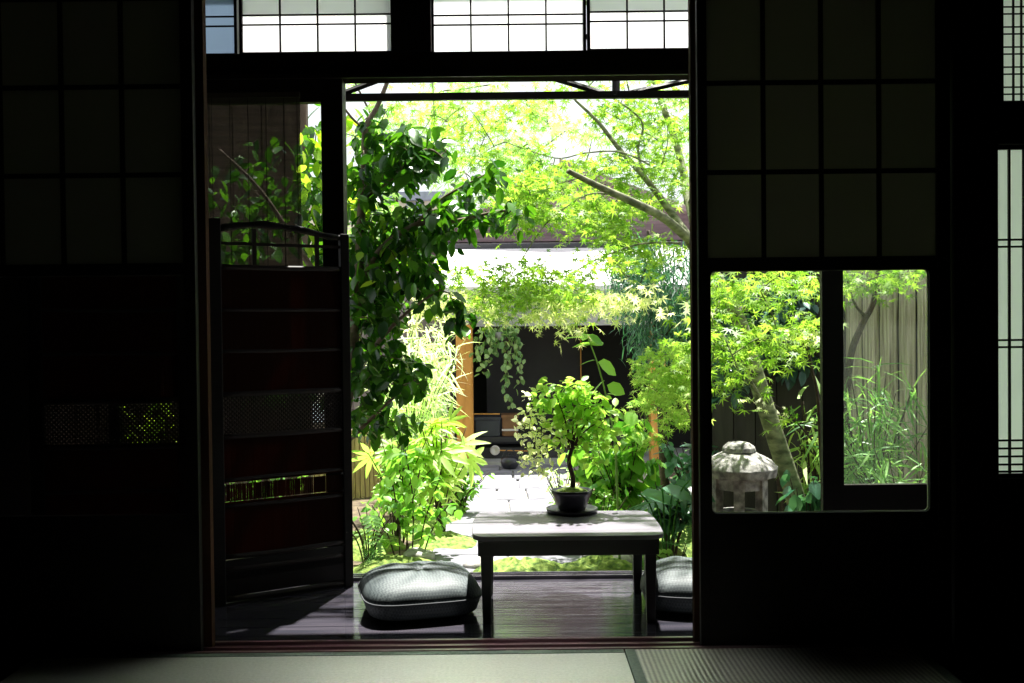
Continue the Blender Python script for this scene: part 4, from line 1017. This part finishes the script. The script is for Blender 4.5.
# ---------------- clumps and shrubs
def clump(name, px, Y, h, spread, n, T, size, m, label, cat='plant', pitch=(20, 30), stems=14, lean=.5, leafy=.35, origin_py=None, group=None, stemm=None, roll=(0, 30)):
    b_ = Vector((UX(px, Y), Y, GZ-.02)); r_ = empty(name, b_, label=label, cat=cat, group=group); w_ = MB(); pts = []; yaws = []
    for i in range(stems):
        a = random.uniform(0, 2*math.pi); q = spread*random.uniform(.2, 1); hh = h*random.uniform(.65, 1.05)
        top = Vector((q*math.cos(a), q*math.sin(a)*.6, hh)); mid = Vector((top.x*.35, top.y*.35, hh*.55))
        p_ = smooth_path([(top.x*.12, top.y*.12, 0), mid, top], 5); w_.tube(p_, [lerp(.006, .0025, k/(len(p_)-1)) for k in range(len(p_))], 5)
        k0 = int(len(p_)*leafy)
        for _ in range(max(1, n//stems)):
            t = random.uniform(k0, len(p_)-1.001); j = int(t); c = p_[j].lerp(p_[j+1], t-j)
            pts.append(tuple(c+b_+Vector((random.gauss(0, .015), random.gauss(0, .015), random.gauss(0, .01)))))
    w_.build('stems', stemm or BARKD, r_, smooth=True)
    leaves_mesh('foliage', pts, T, size, m, r_, pitch=pitch, roll=roll, origin=b_)
    return r_
# bright left group
clump('bamboo_grass', 424, 8.2, 1.5, .34, 1150, TN, .22, GRASSL, 'bamboo grass in glaring sunlit colour against the orange post', stems=24, pitch=(0, 40), leafy=.25)
clump('bamboo_grass', 405, 7.4, 1.3, .45, 900, TN, .20, GRASSL, 'sunlit bamboo grass behind the camellia branches', stems=20, pitch=(5, 40), leafy=.2)
clump('fatsia_shrub', 438, 6.6, .80, .26, 46, TP, .17, leaf_mat('sunlit_fatsia', (.32, .5, .10), (.75, .88, .42), .5), 'pale yellow-green shrub with fingered leaves beside the path', stems=16, pitch=(15, 15), leafy=.5)
clump('fatsia_shrub', 396, 6.5, .74, .28, 40, TP, .14, leaf_mat('sunlit_fatsia_green', (.16, .38, .05), (.5, .74, .22), .5), 'bright green fingered-leaf shrub under the camellia', stems=16, pitch=(15, 15), leafy=.4)
clump('fern', 366, 5.8, .36, .26, 26, TF, .17, SASA, 'light green fern low beside the left post', stems=14, pitch=(15, 20), leafy=.2)
clump('low_shrub', 456, 7.3, .42, .26, 380, TE, .055, SHRUB, 'low leafy shrub at the left edge of the path', stems=30, leafy=.1)
clump('low_shrub', 415, 7.0, .36, .34, 240, TE, .05, GRASSL, 'low leafy shrub under the fingered-leaf shrub', stems=30, leafy=.1)
clump('low_shrub', 168, 5.0, 1.15, .30, 420, TE, .07, LIME, 'bright shrub outside glimpsed through the far left lattice', stems=30, leafy=.3)
clump('low_shrub', 255, 5.1, .85, .35, 300, TE, .06, SHRUB, 'leafy shrub outside behind the standing reed door', stems=30, leafy=.1)
# thin-stemmed shrub, built from the photo's stems
q0 = G(412, 556, GZ+.02); q0.z = GZ-.01
TS_ = empty('thin_stemmed_shrub', q0, label='small shrub with bare thin stems and bright leaves behind the left cushion', cat='shrub'); w = MB(); pts = []
for (bx_, mx_, my_, tx_, ty_) in ((400, 398, 520, 392, 478), (405, 410, 515, 420, 470), (410, 400, 505, 385, 500), (418, 425, 520, 440, 478), (422, 432, 530, 452, 500), (396, 386, 530, 372, 505), (412, 413, 500, 405, 450)):
    a_ = U(bx_, 553, q0.y)-q0; a_.z = 0
    p_ = smooth_path([a_, U(mx_, my_, q0.y)-q0, U(tx_, ty_, q0.y+random.uniform(-.1, .1))-q0], 5); w.tube(p_, .0045, 6)
    for c in p_[4:]:
        for _ in range(4): pts.append(tuple(c+q0+Vector((random.gauss(0, .035), random.gauss(0, .035), random.gauss(0, .02)))))
w.build('stems', BARKD, TS_, smooth=True); leaves_mesh('foliage', pts, TR, .062, SHRUB, TS_, pitch=(25, 25), origin=q0)
# right group behind the potted tree
clump('broadleaf_shrub', 622, 6.2, .86, .34, 260, TR, .10, SHRUB, 'mid-green broad-leaved shrub right of the potted tree', stems=20, pitch=(25, 25), leafy=.3)
clump('broadleaf_shrub', 590, 6.8, .80, .30, 240, TR, .09, SHRUB, 'bright broad-leaved shrub directly behind the potted tree', stems=18, pitch=(25, 25), leafy=.3)
clump('low_shrub', 600, 5.9, .42, .30, 360, TE, .05, SHRUB, 'low fine-leaved shrub behind the table', stems=26, leafy=.1)
clump('low_shrub', 560, 7.0, .40, .18, 200, TE, .05, GRASSL, 'pale fine-leaved plant at the right of the path', stems=20, leafy=.1)
clump('fatsia_shrub', 668, 5.8, .48, .26, 24, TP, .16, AUC, 'blue-green fingered-leaf shrub at the right edge of the opening', stems=12, pitch=(15, 15), leafy=.5)
clump('fern', 645, 6.3, .34, .30, 30, TF, .22, SASA, 'fern between the rock and the broad-leaved shrub', stems=12, leafy=.2)
clump('fern', 676, 5.3, .26, .24, 26, TF, .2, SASA, 'dark fern above the moss mound', stems=12, leafy=.2)
clump('broadleaf_shrub', 690, 7.0, .62, .36, 300, TC, .09, AUC, 'blue-green leafy shrub at the foot of the young maple', stems=20, pitch=(25, 25), leafy=.2)
# hosta with one broad pale leaf
ho = Vector((UX(664, 5.35), 5.35, GZ-.01)); HO = empty('hosta_plant', ho, label='broad pale-leaved hosta beside the right screen edge', cat='plant'); w = MB(); pl = []; yw = []
for px, py, ya in ((640, 494, 0.1), (662, 488, -.2), (676, 484, .5), (655, 502, 3.0), (690, 480, -1)):
    e_ = U(px, py, 5.35+random.uniform(-.08, .08))-ho; w.tube(smooth_path([(0, 0, 0), (e_.x*.5, e_.y*.5, e_.z*.8), e_], 4), .005, 5); pl.append(tuple(e_+ho)); yw.append(ya)
w.build('stems', SHRUB, HO, smooth=True); leaves_mesh('foliage', pl, TR, .2, AUC, HO, pitch=(12, 6), roll=(25, 10), yaw=yw, origin=ho, var=np.array([1, .9, .7, .5, .6]))
# tall single-stem plant
tp0 = Vector((UX(618, 5.6), 5.6, GZ-.01)); TPp = empty('tall_stemmed_plant', tp0, label='tall single-stemmed plant with paired leaves against the black interior', cat='plant'); w = MB()
Lq = lambda px, py: U(px, py, 5.6)-tp0
nd = smooth_path([(0, 0, 0), Lq(616, 460), Lq(613, 430), Lq(607, 400), Lq(598, 365), Lq(588, 338)], 5); w.tube(nd, [lerp(.008, .004, i/(len(nd)-1)) for i in range(len(nd))], 6); w.build('stem', mat('green_stem', (.2, .35, .08), .6), TPp, smooth=True)
pl = []; yw = []; 
for px, py, ya in ((588, 336, 0.2), (588, 338, 2.9), (590, 345, .6), (590, 345, 3.6), (598, 362, .3), (596, 360, 3.0), (607, 385, -.1), (605, 380, 3.3), (610, 410, .4), (610, 405, 2.8), (586, 334, 1.6)):
    pl.append(tuple(U(px, py, 5.6))); yw.append(ya)
leaves_mesh('leaves', pl, TR, .125, SHRUB, TPp, pitch=(22, 18), roll=(20, 25), yaw=yw, origin=tp0)
# window-side plants
clump('bamboo_grass', 872, 5.6, 1.15, .36, 620, TN, .19, SASA, 'arching bamboo grass behind the right-hand window pane', stems=22, pitch=(5, 40), leafy=.3)
clump('bamboo_grass', 905, 5.2, .72, .36, 560, TN, .19, SASA, 'low dense bamboo grass at the foot of the bark fence', stems=22, pitch=(10, 40), leafy=.2)
clump('bamboo_grass', 812, 6.3, .95, .16, 110, TB, .22, leaf_mat('bright_bamboo_grass', (.2, .4, .08), (.6, .75, .3), .4), 'bamboo grass just right of the maple trunk', stems=16, pitch=(5, 35), leafy=.35)
clump('glossy_laurel', 805, 5.5, .62, .17, 120, TR, .10, AUC, 'blue-green laurel at the foot of the maple trunk', cat='shrub', stems=12, pitch=(40, 20), leafy=.3)
clump('palm_leaf_plant', 880, 4.95, .52, .16, 9, TP, .14, AUC, 'small plant with fingered blue-green leaves low behind the window', stems=6, pitch=(15, 12), leafy=.85)
# second thin dark tree seen through window (bare stems)
dt = Vector((UX(850, 6.0), 6.0, GZ-.01)); DT = empty('slender_tree', dt, label='slender dark forked tree before the bark fence', cat='tree'); w = MB(); Ld = lambda px, py, Y=6.0: U(px, py, Y)-dt
branch(w, [(0, 0, 0), Ld(846, 430), Ld(850, 360), Ld(862, 325), Ld(874, 300), Ld(880, 255), Ld(884, 180)], .026, .014, 8)
branch(w, [Ld(866, 317), Ld(856, 306), Ld(850, 290), Ld(846, 270)], .010, .005, 6)
w.build('trunk', BARKD, DT, smooth=True)
P = sprays(cents([(868, 280, 5.9, 50, 14, 10), (850, 200, 5.9, 60, 50, 14), (920, 230, 5.9, 50, 40, 10)]), 20, .16); leaves_mesh('foliage', P, TM, .045, MAPLE, DT, pitch=(30, 25), origin=dt)
dt2 = Vector((UX(830, 5.2), 5.2, GZ-.01)); D2 = empty('thin_sapling', dt2, label='thin dark sapling stem beside the black window stile', cat='tree'); w = MB(); Ld = lambda px, py, Y=5.2: U(px, py, Y)-dt2
nd = branch(w, [(0, 0, 0), Ld(822, 470), Ld(818, 400), Ld(812, 370), Ld(806, 345), Ld(797, 335)], .012, .006, 6); nd += branch(w, [Ld(812, 440), Ld(790, 415), Ld(775, 405)], .006, .003, 6)
w.build('stem', BARKD, D2, smooth=True); leaves_mesh('foliage', sprays(cents([(797, 335, 5.2, 18, 8, 3), (778, 405, 5.2, 10, 4, 1)]), 14, .12), TM, .04, MAPLEY, D2, pitch=(30, 25), origin=dt2)

# ================================================================== LIGHT
W = bpy.data.worlds.new('world'); S.world = W; W.use_nodes = True; nt = W.node_tree; nt.nodes.clear()
bg = N(nt, 'ShaderNodeBackground', Strength=1.3, Color=(.92, .97, 1.0, 1)); ow = N(nt, 'ShaderNodeOutputWorld'); nt.links.new(bg.outputs[0], ow.inputs[0])
ld = bpy.data.lights.new('tatami_fill_light', 'AREA'); ld.energy = 2.0; ld.shape = 'RECTANGLE'; ld.size = .95; ld.size_y = .12; ld.spread = R(28); ld.color = (.97, 1, .95)  # fill light added above the view to brighten the rush mats
lo_ = bpy.data.objects.new('tatami_fill_light', ld); COL.objects.link(lo_); lo_.location = (-.12, 2.76, 2.5)
sd = bpy.data.lights.new('sun', 'SUN'); sd.energy = 17.5; sd.angle = R(.9); sd.color = (1, .97, .90)
so = bpy.data.objects.new('sun', sd); COL.objects.link(so)
el = R(69.5); hx, hy = .25, 1.0; L = math.hypot(hx, hy)
dirv = Vector((hx/L*math.cos(el), hy/L*math.cos(el), math.sin(el)))
so.rotation_euler = dirv.to_track_quat('Z', 'Y').to_euler(); so.location = (0, 6, 8)
S.view_settings.view_transform = 'Standard'; S.view_settings.look = 'None'; S.view_settings.exposure = 0; S.view_settings.gamma = 1
S.cycles.use_denoising = True
S.cycles.max_bounces = 8; S.cycles.transparent_max_bounces = 12; S.cycles.sample_clamp_indirect = 4
